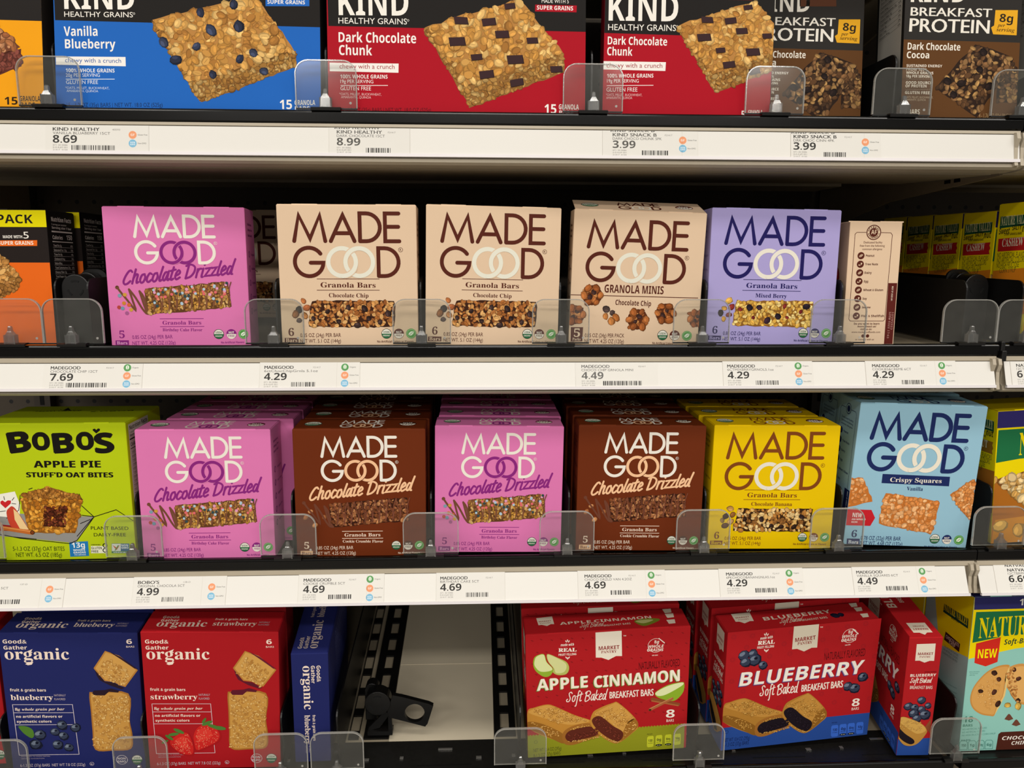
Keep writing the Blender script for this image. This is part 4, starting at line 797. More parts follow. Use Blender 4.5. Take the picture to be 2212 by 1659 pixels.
def pantry(kind):
    A = Art(.176, .153); I = '#f0e6d8'
    if kind == 'apple': TLc, TR, BL, BR = (320,352), (1925,262), (325,1535), (1893,1425)
    else: TLc, TR, BL, BR = (512,350), (1942,220), (440,1465), (1830,1290)
    low, low2 = ('#8f9220', '#1e6a30') if kind == 'apple' else ('#274a94', '#23306c')
    # both flavours share one layout: measured on the apple carton, or on the blueberry one
    A.mm().rect(0,0,176,153,MR,1); A.use(TLc, TR, BL, BR); rnd = random.Random(5)
    for i in range(16):
        for j in range(8):
            u, v = 7+i*10.8+(j % 2)*5+rnd.uniform(-1,1), 6+j*14+rnd.uniform(-1,1); A.mm()
            if kind == 'apple': A.disc(u, v, 1.7, '#8c181c', 2, ry=.7, rot=-30, n=8)
            elif (i+j) % 2 == 0: A.ring(u, v, 3.2, 1.2, '#a31c22', 2, n=12)
    A.use(TLc, TR, BL, BR)
    if kind == 'apple':
        A.poly([(240,1330),(2010,1187),(2010,1440),(240,1560)], low, 2)
        for i in range(54):
            t = i/53; A.disc(325+1570*t, 1322-128*t, 13, low, 2.4, n=8)
        A.poly([(1013,318),(1270,300),(1274,540),(1215,540),(1140,578),(1070,556),(1015,556)], '#e9dfcd', 3); A.part = 'logo'; A.text('MARKET', 1044,486, 1248,472, 42, '#8c1c20', 'B', lv=4); A.text('PANTRY', 1068,516, 1222,506, 28, '#8c1c20', 'S', lv=4); A.part = 'body'; A.text('TM', 1286,354, 1314,352, 12, I, 'B')
        A.text('made with', 668,450, 800,442, 28, I, 'BI'); A.text('REAL', 645,504, 822,498, 40, I, 'S'); A.text('REAL', 649,504, 826,498, 40, I, 'S', lv=3.35); A.text('FRUIT FILLING', 647,542, 822,532, 24, I, 'B')
        for y in (395, 565):
            for a in (-1, 0, 1): A.disc(736+a*14, y+(abs(a)*8 if y < 500 else -abs(a)*8), 5, I, 3, ry=13, rot=-a*28)
        A.ring(1605,438,78,74,I,3,40,330,sy=1); A.text('8g', 1592,420, 1640,416, 34, I, 'BI'); A.text('WHOLE', 1528,464, 1686,456, 32, I, 'BI'); A.text('GRAINS', 1520,496, 1682,490, 32, I, 'BI'); A.text('PER BAR', 1570,538, 1628,534, 11, I, 'B')
        for i in range(5): A.disc(1640+i*12, 375+i*9, 5, I, 4, ry=10, rot=30)
        A.text('NATURALLY FLAVORED', 1442,670, 1845,632, 82, '#4c0c10', 'R')
        for (dx, dy, c, lv) in ((-14,12,'#5a5a18',3), (-7,6,'#c4d0a0',3.5), (0,0,'#f0e8d4',4.2)): A.part = 'logo'; A.text('APPLE', 430+dx,876+dy, 936+dx,838+dy, 128, c, 'B', lv=lv); A.text('CINNAMON', 1000+dx,842+dy, 1845+dx,772+dy, 128, c, 'B', lv=lv)
        script(A, 'Soft Baked', 720,984, 1122,956, 92, I, 9); A.text('BREAKFAST BARS', 1150,948, 1584,916, 76, I, 'R'); A.text('BREAKFAST BARS', 1153,948, 1587,916, 76, I, 'R', lv=3.35); A.part = 'body'
        A.part = 'picture'; A.blob([(395,590),(420,545),(500,525),(530,600),(592,670),(560,730),(500,742),(430,700),(398,650)], '#8fae34', 4); A.blob([(408,590),(430,548),(498,530),(525,600),(585,665),(540,690),(460,690),(410,640)], '#d9dfa0', 5)
        A.blob([(528,545),(548,524),(640,560),(725,600),(750,660),(720,715),(640,725),(590,700),(592,660),(545,600)], '#b4b860', 4); A.blob([(535,545),(550,530),(640,566),(715,612),(722,660),(690,700),(620,705),(600,660),(550,600)], '#d3d594', 5)
        A.blob([(1600,900),(1640,860),(1740,810),(1860,786),(1890,800),(1880,880),(1820,950),(1760,968),(1640,940)], '#8aac2c', 4); A.blob([(1604,895),(1650,860),(1745,818),(1860,790),(1880,808),(1800,860),(1700,910),(1630,920)], '#dfe4ae', 5)
        A.stroke([(1575,950),(1835,1000)], 34, '#8a4a28', 6); A.stroke([(1570,968),(1830,1012)], 14, '#a8683a', 6.5); A.stroke([(1550,1055),(1770,945)], 30, '#a8623a', 7); A.stroke([(1548,1044),(1768,936)], 9, '#c48858', 8); A.disc(1552,1055,14,'#4c2414',8); A.part = 'body'
        A.text('8', 1710,1130, 1796,1126, 92, I, 'B'); A.text('BARS', 1716,1172, 1790,1168, 30, I, 'R')
        A.text('NET WT 10.4 OZ (295g)', 385,1478, 665,1452, 40, '#47491a', 'R'); A.text('8-1.3 OZ (37g) BARS', 385,1532, 655,1498, 40, '#47491a', 'R'); A.ring(408,1378,18,15,'#47491a',3,n=14); A.text('PER BAR', 1524,1298, 1578,1294, 11, '#3c4010', 'B')
        bx = [(1525,1310),(1610,1300),(1703,1292),(1795,1285)]
        pc = lambda p: p; jam, fp = '#5e281c', ['#cf9a4a', '#bf8636', '#ddb066', '#a8702a']
    else:
        A.poly([(330,1262),(1960,1072),(1960,1310),(330,1490)], low, 2)
        A.poly([(1135,290),(1368,262),(1352,488),(1300,490),(1230,524),(1165,500),(1118,505)], '#d8cdb8', 3); A.part = 'logo'; A.text('MARKET', 1146,438, 1336,412, 40, '#8c1c20', 'B', lv=4); A.text('PANTRY', 1168,466, 1306,450, 28, '#8c1c20', 'S', lv=4); A.part = 'body'; A.text('TM', 1376,308, 1402,305, 12, I, 'B')
        A.text('made with', 818,418, 936,402, 28, I, 'BI'); A.text('REAL', 794,466, 952,452, 40, I, 'S'); A.text('REAL', 798,466, 955,452, 40, I, 'S', lv=3.35); A.text('FRUIT FILLING', 790,502, 948,486, 24, I, 'B')
        for y in (362, 522):
            for a in (-1, 0, 1): A.disc(876+a*14, y+(abs(a)*8 if y < 450 else -abs(a)*8), 5, I, 3, ry=13, rot=-a*28)
        A.ring(1655,380,72,68,I,3,40,330); A.text('8g', 1638,360, 1682,354, 32, I, 'BI'); A.text('WHOLE', 1582,402, 1722,388, 30, I, 'BI'); A.text('GRAINS', 1574,436, 1712,422, 30, I, 'BI'); A.text('PER BAR', 1610,472, 1660,464, 11, I, 'B')
        for i in range(5): A.disc(1682+i*11, 322+i*9, 5, I, 4, ry=10, rot=30)
        A.text('NATURALLY FLAVORED', 1418,606, 1795,562, 78, '#4c0c10', 'R')
        for (dx, dy, c, lv) in ((-12,12,'#4a2a62',3), (-6,6,'#9a8aa8',3.5), (0,0,'#eee8dc',4.2)): A.part = 'logo'; A.text('BLUEBERRY', 620+dx,850+dy, 1770+dx,722+dy, 140, c, 'B', lv=lv, sh=.12)
        script(A, 'Soft Baked', 818,940, 1178,902, 92, I, 9); A.text('BREAKFAST BARS', 1208,898, 1592,852, 72, I, 'R'); A.text('BREAKFAST BARS', 1211,898, 1595,852, 72, I, 'R', lv=3.35); A.part = 'body'
        for i, (x, y, r) in enumerate([(662,562,48),(750,548,44),(765,600,54),(678,625,46),(842,648,40),(1778,756,44),(1640,842,42),(1705,858,50)]): berry(A, x, y, r, i, i in (2, 4, 5, 7))
        A.text('8', 1680,1030, 1752,1022, 82, I, 'B'); A.text('BARS', 1680,1066, 1748,1058, 28, I, 'R')
        A.text('NET WT 10.4 OZ (295g)', 472,1382, 722,1352, 40, '#121c46', 'R'); A.text('8-1.3 OZ (37g) BARS', 468,1426, 712,1398, 40, '#121c46', 'R'); A.ring(500,1285,18,15,'#121c46',3,n=14); A.text('PER BAR', 1498,1190, 1548,1184, 11, '#121c46', 'B')
        bx = [(1494,1205),(1572,1194),(1648,1184),(1728,1174)]
        pc = lambda p: p; jam, fp = '#1c141c', ['#bf8a3e', '#ae7a30', '#cfa254', '#986624']
    for i, (x, y) in enumerate(bx):
        w_ = 66; A.poly([(x,y+18),(x+10,y+4),(x+w_-8,y-2),(x+w_,y+8),(x+w_-2,y+98),(x+w_-12,y+106),(x+8,y+112),(x-2,y+100)], shade(low, 2.0), 3); A.text(['130', '0g', '80mg', '10g'][i], x+12,y+58, x+54,y+54, 28, '#23301c' if kind == 'apple' else '#141c40', 'B', lv=4); A.text(['CALORIES', 'SAT FAT', 'SODIUM', 'SUGARS'][i], x+10,y+76, x+56,y+72, 9, '#23301c' if kind == 'apple' else '#141c40', 'B', lv=4)
        if i in (1, 2): A.disc(x+32, y+98, 34, '#1c2418' if kind == 'apple' else '#121a40', 4, ry=14); A.text('0% DV', x+14,y+104, x+50,y+101, 10, '#c8cca0', 'B', lv=5)
    # broken filled bar: left log, right piece
    if kind == 'blue': A.use((320,352), (1925,262), (325,1535), (1893,1425))
    def shape(p, c, lv): A.part = 'picture'; A.blob(pc(p), c, lv)
    shape([(330,1075),(400,1040),(520,1010),(600,1025),(800,1110),(960,1160),(985,1200),(880,1200),(760,1230),(690,1290),(680,1380),(330,1240)], fp[1], 4); shape([(340,1090),(420,1045),(520,1018),(600,1035),(800,1118),(950,1165),(820,1200),(700,1200),(520,1150)], fp[0], 5); shape([(332,1180),(480,1200),(690,1300),(690,1390),(560,1340),(332,1240)], shade(fp[3], .8), 5)
    shape([(680,1290),(760,1225),(900,1190),(1000,1200),(1060,1260),(1050,1310),(960,1330),(860,1380),(760,1405),(690,1385)], '#a0682a', 6); shape([(705,1330),(740,1270),(860,1230),(980,1225),(1040,1270),(1010,1310),(880,1345),(760,1375)], jam, 7)
    shape([(980,1090),(1050,1040),(1180,990),(1240,990),(1400,1130),(1435,1220),(1380,1280),(1260,1370),(1180,1380),(1060,1310),(960,1200)], fp[1], 8); shape([(1000,1095),(1180,1000),(1240,1000),(1390,1135),(1330,1190),(1260,1290),(1200,1220),(1090,1130)], fp[0], 9); shape([(1330,1180),(1400,1140),(1430,1220),(1270,1360),(1285,1280)], shade(fp[3], .85), 9)
    shape([(985,1140),(1060,1120),(1180,1210),(1280,1270),(1270,1340),(1200,1365),(1060,1280),(980,1190)], jam, 10)
    rnd = random.Random(8); A.f0 = 11.2
    for x0, y0, x1, y1, hh, n in ((740,1330,1020,1265,26,46), (1010,1155,1250,1315,34,50)):
        for i in range(n):
            t = rnd.random(); A.part = 'picture'; A.flake(x0+(x1-x0)*t+rnd.uniform(-8,8), y0+(y1-y0)*t+rnd.uniform(-hh,hh), rnd.uniform(9,18), rnd.uniform(6,10), rnd.uniform(0,180), (shade(jam, rnd.uniform(.8,1.5)), shade(jam, .6), shade(jam, 2.2)), rnd, False)
    A.fl = []
    for quad, n in (([(380,1060),(600,1035),(930,1165),(620,1200)], 130), ([(1020,1085),(1230,1005),(1385,1135),(1260,1240)], 110), ([(690,1370),(860,1375),(1045,1310),(1040,1335)], 34), ([(740,1260),(880,1200),(1000,1205),(860,1228)], 22), ([(1060,1300),(1180,1375),(1250,1370),(1200,1376)], 22), ([(345,1180),(520,1205),(680,1310),(600,1350)], 46), ([(1310,1200),(1400,1150),(1425,1220),(1290,1330)], 24)):
        for i in range(n):
            u, v = rnd.random(), rnd.random(); x = (quad[0][0]*(1-u)+quad[1][0]*u)*(1-v)+(quad[3][0]*(1-u)+quad[2][0]*u)*v; y = (quad[0][1]*(1-u)+quad[1][1]*u)*(1-v)+(quad[3][1]*(1-u)+quad[2][1]*u)*v
            q = pc([(x, y)])[0]; A.part = 'picture'; A.f0 = 12; A.flake(q[0], q[1], rnd.uniform(8,17), rnd.uniform(3,7), rnd.uniform(-30,60), (shade(rnd.choice(fp), 1.05), shade(fp[3], .75), shade(fp[2], 1.2)), rnd, False)
    A.part = 'body'; return A
A_pa = pantry('apple'); A_pb = pantry('blue')
def pantry_top(kind):
    A = Art(.176, .036); I = '#d8c8b4'
    if kind == 'apple': A.use((285,190), (1795,130), (320,352), (1925,262))
    else: A.use((355,195), (1740,75), (512,350), (1942,220))
    if kind == 'apple':
        A.poly([(435,205),(605,190),(635,255),(600,255),(560,272),(500,262),(465,266)], '#d8ccb8', 2); A.text('MARKET', 468,240, 600,230, 16, '#8c1c20', 'B'); A.text('PANTRY', 480,254, 600,246, 12, '#8c1c20', 'S')
        A.text('APPLE', 700,262, 1020,242, 44, I, 'B'); A.text('CINNAMON', 1050,240, 1580,205, 44, I, 'B'); script(A, 'Soft Baked', 910,284, 1140,268, 36, I, 4); A.text('BREAKFAST BARS', 1150,272, 1405,252, 28, I, 'R')
        A.blob([(1430,225),(1550,205),(1660,215),(1560,262),(1490,258)], '#6f7a24', 3); A.blob([(1440,228),(1545,215),(1600,220),(1520,245)], '#b0b070', 4); q = [(1695,150),(1730,185),(1760,230)]
    else:
        A.poly([(505,188),(680,172),(738,244),(700,245),(655,264),(600,250),(565,252)], '#d8ccb8', 2); A.text('MARKET', 562,224, 690,212, 16, '#8c1c20', 'B'); A.text('PANTRY', 590,240, 690,230, 12, '#8c1c20', 'S')
        A.text('BLUEBERRY', 838,240, 1460,170, 50, I, 'B', sh=.1); script(A, 'Soft Baked', 990,262, 1190,240, 36, I, 4); A.text('BREAKFAST BARS', 1200,242, 1438,215, 28, I, 'R')
        A.fl = []; bits(A, [(1500,195),(1550,185)], 34, ['#16182a'], 2); q = [(1650,105),(1705,140),(1775,190)]
    for x, y in q: A.poly([(x-45,y-12),(x+25,y-18),(x+45,y+12),(x-10,y+18)], '#d8ccb8', 2)
    return A
TP_a = pantry_top('apple'); TP_b = pantry_top('blue')
def pantry_side(kind):
    A = Art(.036, .153); I = '#e8dccc'; A.mm(); low = '#8f9220' if kind == 'apple' else '#274a94'
    A.rect(0,128,36,153,low,2); A.poly([(8,6),(28,6),(28,30),(22,30),(18,34),(14,30),(8,30)], '#d8ccb8', 3); A.text('MARKET', 10,21, 26,21, 3.4, '#8c1c20', 'B', lv=4); A.text('PANTRY', 12,26, 24,26, 2.4, '#8c1c20', 'S', lv=4)
    if kind == 'apple': A.text('APPLE', 6,48, 30,48, 4.6, I, 'B'); A.text('CINNAMON', 4,55, 32,55, 4.6, I, 'B')
    else: A.text('BLUEBERRY', 4,50, 32,50, 5.6, I, 'B')
    script(A, 'Soft Baked', 5,62, 29,62, 7, I, .7); A.text('BREAKFAST BARS', 4,69, 31,69, 5, I, 'R')
    if kind == 'blue':
        for i, (x, y, r) in enumerate([(20,78,4.6),(7,85,4.4),(13,88,4.6),(21,89,4.8),(28,83,4.2),(11,95,5),(26,95,5.2),(16,100,5)]): berry(A, x, y, r, i, i in (2, 6))
    A.part = 'picture'; A.poly([(0,100),(8,98),(22,106),(34,116),(36,126),(26,136),(18,140),(6,130),(0,120)], '#bf8a3e', 30); A.poly([(1,108),(6,112),(20,124),(26,134),(18,138),(6,126),(0,116)], '#1c141c' if kind == 'blue' else '#5e281c', 31); A.part = 'body'; return A
SP_a = pantry_side('apple'); SP_b = pantry_side('blue')

# ------------------------------------------------------------------ the setting: pegboard back
ZL = [1.4815, 1.2638, 1.0468, .8026]          # front lip of each shelf
ZD = [1.4618, 1.2535, 1.0385, .7880]          # deck height at the front
TILT = [0, R(.8), R(.8), R(7)]
XE = .5215                                     # joint between the two bays
bw = MB(); bw.box(-1.9, 1.74, .462, .475, .1, 2.3)
w = bw.build('wall_back', peg_material()); w['kind'] = 'structure'
fl = MB(); fl.box(-2.4, 2.4, -4.0, .6, -.02, 0)
f = fl.build('floor', mat('pale_vinyl_floor', '#8a847a', rough=.3, noise=.05, scale=4)); f['kind'] = 'structure'
def upright(x, label):
    m = MB(); m.box(x-.012, x+.012, .444, .4615, .1, 2.3)
    for i in range(44): m.box(x-.003, x+.003, .4434, .4442, .32+i*.04, .345+i*.04, mi=1)
    o = m.build('slotted_upright', [mat('dark_brown_steel', '#3b332b', rough=.5), mat('slot_shadow_black', '#050505', rough=.9)]); tag(o, label, 'shelf post', 'slotted posts behind the shelves')
upright(-.673, 'slotted steel post behind the lime green carton'); upright(.5465, 'slotted steel post behind the joint of the two shelf bays')
kick = MB(); kick.box(-1.9, 1.74, .02, .46, 0, .1); k = kick.build('trim_1', BEIGE); k['kind'] = 'structure'

# ------------------------------------------------------------------ shelves
STRIPS = [(.0158, .0405, .004, .008), (.0174, .0415, .004, .012), (.0176, .0438, .004, .016), (.0176, .0438, .004, .014)]
ZL += [1.715, ZL[3]]; ZD += [1.70, .7935]; TILT += [0, R(.3)]; STRIPS += [STRIPS[0], STRIPS[3]]
def shelf(i, x0, x1, label, bracket=None):
    t = thing('store_shelf', label, 'shelf', (0, 0, 0), group='shelves of the rack')
    z, zd, a = ZL[i], ZD[i], math.tan(TILT[i]); D = .455
    m = MB(); y0 = .0015 if i not in (3, 5) else .062
    m.prism([(y0, zd-.004+a*y0), (D, zd-.004+a*D), (D, zd+a*D), (y0, zd+a*y0)], x0, x1)
    m.prism([(.03, zd-.03+a*.03), (.2, zd-.024+a*.2), (.2, zd-.0045+a*.2), (.03, zd-.0045+a*.03)], x0+.004, x1-.004)
    m.prism([(.26, zd-.022+a*.26), (.34, zd-.022+a*.34), (.34, zd-.0045+a*.34), (.26, zd-.0045+a*.26)], x0+.05, x1-.05)
    m.build('deck', DECKM, t)
    r = MB(); prof = arc(-.0010, z-.0022, .0022, 0, 90, 4)+arc(-.0022, z-.0026, .0026, 90, 180, 4)+[(-.0048, z-.0105), (-.0040, z-.0117), (.0009, z-.0117), (.0011, z-.0028)]
    r.prism(prof, x0, x1); r.build('front_rail', RAIL, t)
    if i not in (3, 5):
        m = MB(); m.prism([(.0014, zd+.0001), (.075, zd+.0001+a*.075), (.075, zd+.0008+a*.075), (.0014, zd+.0008)], x0, x1); m.build('front_tray', BLACK, t)
    else:
        m = MB(); m.prism([(.0013, z-.0125), (.062, zd-.002+a*.062), (.062, zd+.0006+a*.062), (.0013, z-.0072)], x0, x1)
        rnd = random.Random(2)
        for k in range(9):
            x = x0+.15+k*.125; zz = lambda y: z-.0072+(zd+.0006+a*.062-z+.0072)*(y-.0013)/.0607+.0004
            m.box(x-.03, x+.03, .018, .0186, zz(.018), zz(.018)+.0004, mi=1); m.box(x-.008, x+.008, .044, .047, zz(.046), zz(.046)+.0006, mi=2)
            m.box(x-.05, x-.046, .03, .034, zz(.032), zz(.032)+.0005, mi=2); m.box(x+.035, x+.041, .028, .032, zz(.03), zz(.03)+.0005, mi=2)
        m.build('front_tray', [SPECK, BLACK, CHROME], t)
    s0, s1, ya, yb = STRIPS[i]
    c = MB(); e0, e1 = (x0, x1-.002)
    c.prism([(.001, z-.0117), (-.0045, z-.0123), (-.0050, z-s0+.0008), (-.002, z-s0), (-.002, z-.040), (-.0062, z-.0425), (-.0075, z-.0462), (-.004, z-.0485), (.012, z-.0495), (.03, z-.049), (.03, z-.046), (.011, z-.045), (.008, z-.013)], e0, e1)
    for xx in (e1-.0065, e1-.0005): c.prism([(.001, z-.0135), (-.0085, z-.0145), (-.0105, z-.020), (-.0075, z-.028), (-.0085, z-.038), (-.0105, z-.045), (-.004, z-.048), (.004, z-.047)], xx, xx+.0035) if x1 < .6 else None
    pc_ = c.build('price_channel', BEIGE, t)
    p = MB(); p.prism([(-ya, z-s0), (-ya-.0007, z-s0), (-yb-.0007, z-s1), (-yb, z-s1)], x0, x1-(.005 if i == 1 else .012 if i == 2 else .003))
    q = MB(); q.prism([(-yb+.001, z-s1+.001), (-yb-.0016, z-s1+.0016), (-yb-.002, z-s1-.0012), (-yb+.0008, z-s1-.0016)], x0, x1-(.005 if i == 1 else .011 if i == 2 else .003))
    n = int((x1-x0)/.022)
    p.build('ticket_strip', STRIP, pc_); q.build('strip_lip', mat('pale_lilac_plastic', '#e0dbdc', rough=.3, noise=.03), pc_)
    if bracket is not None:
        b = MB(); b.prism([(.035, z-.014), (.455, z-.012+a*.455), (.455, z-.095+a*.455), (.25, z-.062+a*.25), (.035, z-.05)], bracket, bracket+.003)
        for k in range(2): b.box(bracket-.0006, bracket, .10+k*.018, .111+k*.018, z-.05, z-.046, mi=1)
        b.build('bracket', [mat('tan_steel', '#8f8068', rough=.5, noise=.06), BLACK], t)
    return t
X0 = -.69
shelf(0, X0, XE, 'topmost shelf under the blue and red cartons', -.665)
shelf(1, X0, XE, 'second shelf from the top, carrying the lilac carton', -.665)
shelf(2, X0, XE, 'third shelf from the top, carrying the lime carton', -.665)
shelf(3, X0, XE-.001, 'lowest shelf with its empty slot and pale liner', -.665)
XR = .5255
shelf(4, X0, XE, 'unseen upper shelf added above the blue and red cartons', -.665); shelf(4, XR, 1.2, 'unseen upper shelf added to the next bay', .530)  # unseen shelf level, added overhead to shade the gaps of the top row
shelf(0, XR, 1.2, 'next bay shelf above the yellow cashew cartons', .530)
shelf(1, XR+.002, 1.2, 'next bay shelf under the yellow cashew cartons', .530)
shelf(2, XR-.003, 1.2, 'next bay shelf under the yellow and purple carton', .530)
shelf(5, XR+.0045, 1.2, 'next bay shelf under the teal carton', .530)
j = MB(); z_ = ZL[1]; j.box(XE+.001, XE+.0015+.004, -.006, .012, z_-.014, z_+.003); j.box(XE+.0008, XE+.0058, -.009, -.002, z_-.017, z_-.006)
tag(j.build('rail_joiner', BLACK, bevel=.001), 'small black joiner between the two rails right of the lilac carton', 'clip')

# ------------------------------------------------------------------ dividers with clear stops
PITCH = {}
def divider_proto(name, hp, fin, wide):
    t = thing(name, '', 'divider')
    P = rrect(-.0282, .0016, .0282, .0440, .0125)
    m = MB(); m.prism(P, 0, .0018, 'y', mi=0, sidemi=1)
    # raised rim, small round mark
    m.prism(rrect(-.0282, .0016, .0282, .0440, .0125), -.0001, .0003, 'y', mi=0, sidemi=1)
    rim = [(-.0282,.0016)]+[p for p in rrect(-.0282, .0016, .0282, .0440, .0125)[:-2]][::-1]+[(.0282,.0016)]
    for a, b in zip(rim, rim[1:]):
        d = math.hypot(b[0]-a[0], b[1]-a[1])
        if d < 1e-6: continue
        n_ = ((b[1]-a[1])/d*.0009, -(b[0]-a[0])/d*.0009)
        for k in (-1,): 
            q = [(a[0], a[1]), (b[0], b[1]), (b[0]+n_[0], b[1]+n_[1]), (a[0]+n_[0], a[1]+n_[1])]
            m.prism(q, -.0004, .0021, 'y', mi=1)
    m.prism(arc(.022, .0062, .0012, 0, 330, 10), -.0003, -.0001, 'y', mi=1)
    m.build('clear_stop', [CLEAR, EDGE], t)
    n = MB()
    sec = [(.0016, .0046, .0030), (.0095, .0040, .0028), (.0125, .0024, .0022), (.0135, .0017, .0018), (.0172, .0015, .0016), (.0182, .0009, .0010)]
    for (z0, a0, b0), (z1, a1, b1) in zip(sec, sec[1:]):
        n.add([(-a0,-.0036-b0,z0),(a0,-.0036-b0,z0),(a0,-.0036+b0,z0),(-a0,-.0036+b0,z0),(-a1,-.0036-b1,z1),(a1,-.0036-b1,z1),(a1,-.0036+b1,z1),(-a1,-.0036+b1,z1)], [(0,1,5,4),(1,2,6,5),(2,3,7,6),(3,0,4,7)])
    n.add([(-.0009,-.0046,.0182),(.0009,-.0046,.0182),(.0009,-.0026,.0182),(-.0009,-.0026,.0182)], [(0,1,2,3)])
    n.box(-.0052, -.0040, -.0068, -.0006, .0012, .010); n.box(.0040, .0052, -.0068, -.0006, .0012, .010)
    n.build('locking_peg', NIB, t)
    b = MB(); b.prism([(-.0062, -.0014), (-.0066, .0010), (-.004, .0020), (.0016, .0020), (.0016, .0003), (-.0050, .0003), (-.0050, -.0014)], -.0135, .0135)
    b.prism([(-.0003, .0003), (-.0003, .0016), (.0021, .0016), (.0021, .0003)], -.028, .028); b.build('rail_clip', BLACK, t)
    f = MB(); f.prism([(.0175, -.004), (.0175, .052)]+arc(.0275, .052, .010, 180, 90, 6)+[(.40, .062), (.40, -.004)], -.0008, .0008); f.build('fin', BLACK, t)
    return t
PROTO = divider_proto('shelf_divider', .044, .062, 1)
SPOTS = {0: [(-.392, 'clear stop between the orange and the blue carton'), (-.141, 'clear stop between the blue and the wide red carton'), (.1081, 'clear stop between the two red cartons'), (.2822, 'clear stop in front of the narrower red carton right edge'), (.4061, 'clear stop before the left corner of the rightmost protein carton'), (.5229, 'clear stop at the right end of the top shelf')],
 1: [(-.4470, 'clear stop before the yellow banded multipack at the left'), (-.3900, 'clear stop before the empty black slot left of the pink carton'), (-.1987, 'clear stop between the pink carton and the first beige one'), (-.0561, 'clear stop between the two beige bar cartons'), (.0807, 'clear stop between the second beige carton and the minis'), (.2213, 'clear stop between the minis and the lilac carton'), (.3602, 'clear stop between the lilac carton and the narrow allergen carton'), (.4956, 'clear stop before the dark gap left of the cashew cartons'), (.5525, 'clear stop in front of the nearest cashew carton')],
 2: [(-.5055, 'clear stop at the left edge of the lime carton'), (-.3494, 'clear stop between the lime carton and the pink one'), (-.195, 'clear stop between the left pink carton and the brown one beside it'), (-.0503, 'clear stop between the left brown carton and the right pink one'), (.0901, 'clear stop between the right pink carton and the right brown one'), (.2327, 'clear stop between the right brown carton and the yellow one'), (.3751, 'clear stop between the yellow carton and the sky blue one'), (.5502, 'clear stop between the sky blue carton and the purple banded one')],
 3: [(-.5053, 'clear stop at the left edge of the lowest shelf'), (-.3608, 'clear stop between the navy carton and the strawberry one'), (-.2134, 'clear stop between the strawberry carton and the narrow navy one'), (-.1538, 'clear stop right of the narrow navy carton, before the pusher'), (.0431, 'clear stop at the lower left of the apple carton'), (.2389, 'clear stop between the apple and the blueberry carton'), (.5275, 'clear stop before the teal carton')]}
FIN = {(1, .2213): .2278, (1, .3602): .3668, (2, .0901): .0930, (2, .2327): .2368, (2, .3751): .3825, (3, -.2134): -.2128, (0, -.141): -.1425, (1, -.4470): -.4095, (1, -.3900): -.3785, (1, .5525): .5550, (0, .4061): .4035, (0, .2822): .2700, (1, -.0561): -.0576, (2, -.195): -.1925, (2, .5502): .5455, (3, -.3608): -.3593}
first = True
for i, L in SPOTS.items():
    for x, lb in L:
        loc = (x*.9914, -.0010, ZL[i]+.0004); lb = lb.replace('clear stop', 'clear plastic stop')
        if first: o = PROTO; o.location = loc; o['label'] = lb; o['group'] = 'shelf dividers with clear stops'; first = False
        else: o = dup(PROTO, loc, lb)
        dx = FIN.get((i, x), x)-x*.9914
        for ch in o.children:
            if ch.name.startswith('fin'):
                ch.location.x = dx
                ch.rotation_euler = (TILT[i], 0, 0)
            if ch.name.startswith('clear_stop'): ch.location.z = (0, 0, .0015, .0040)[i]
            if (i, x) == (0, .2822) and ch.name.startswith('fin'): ch.location.y = .026

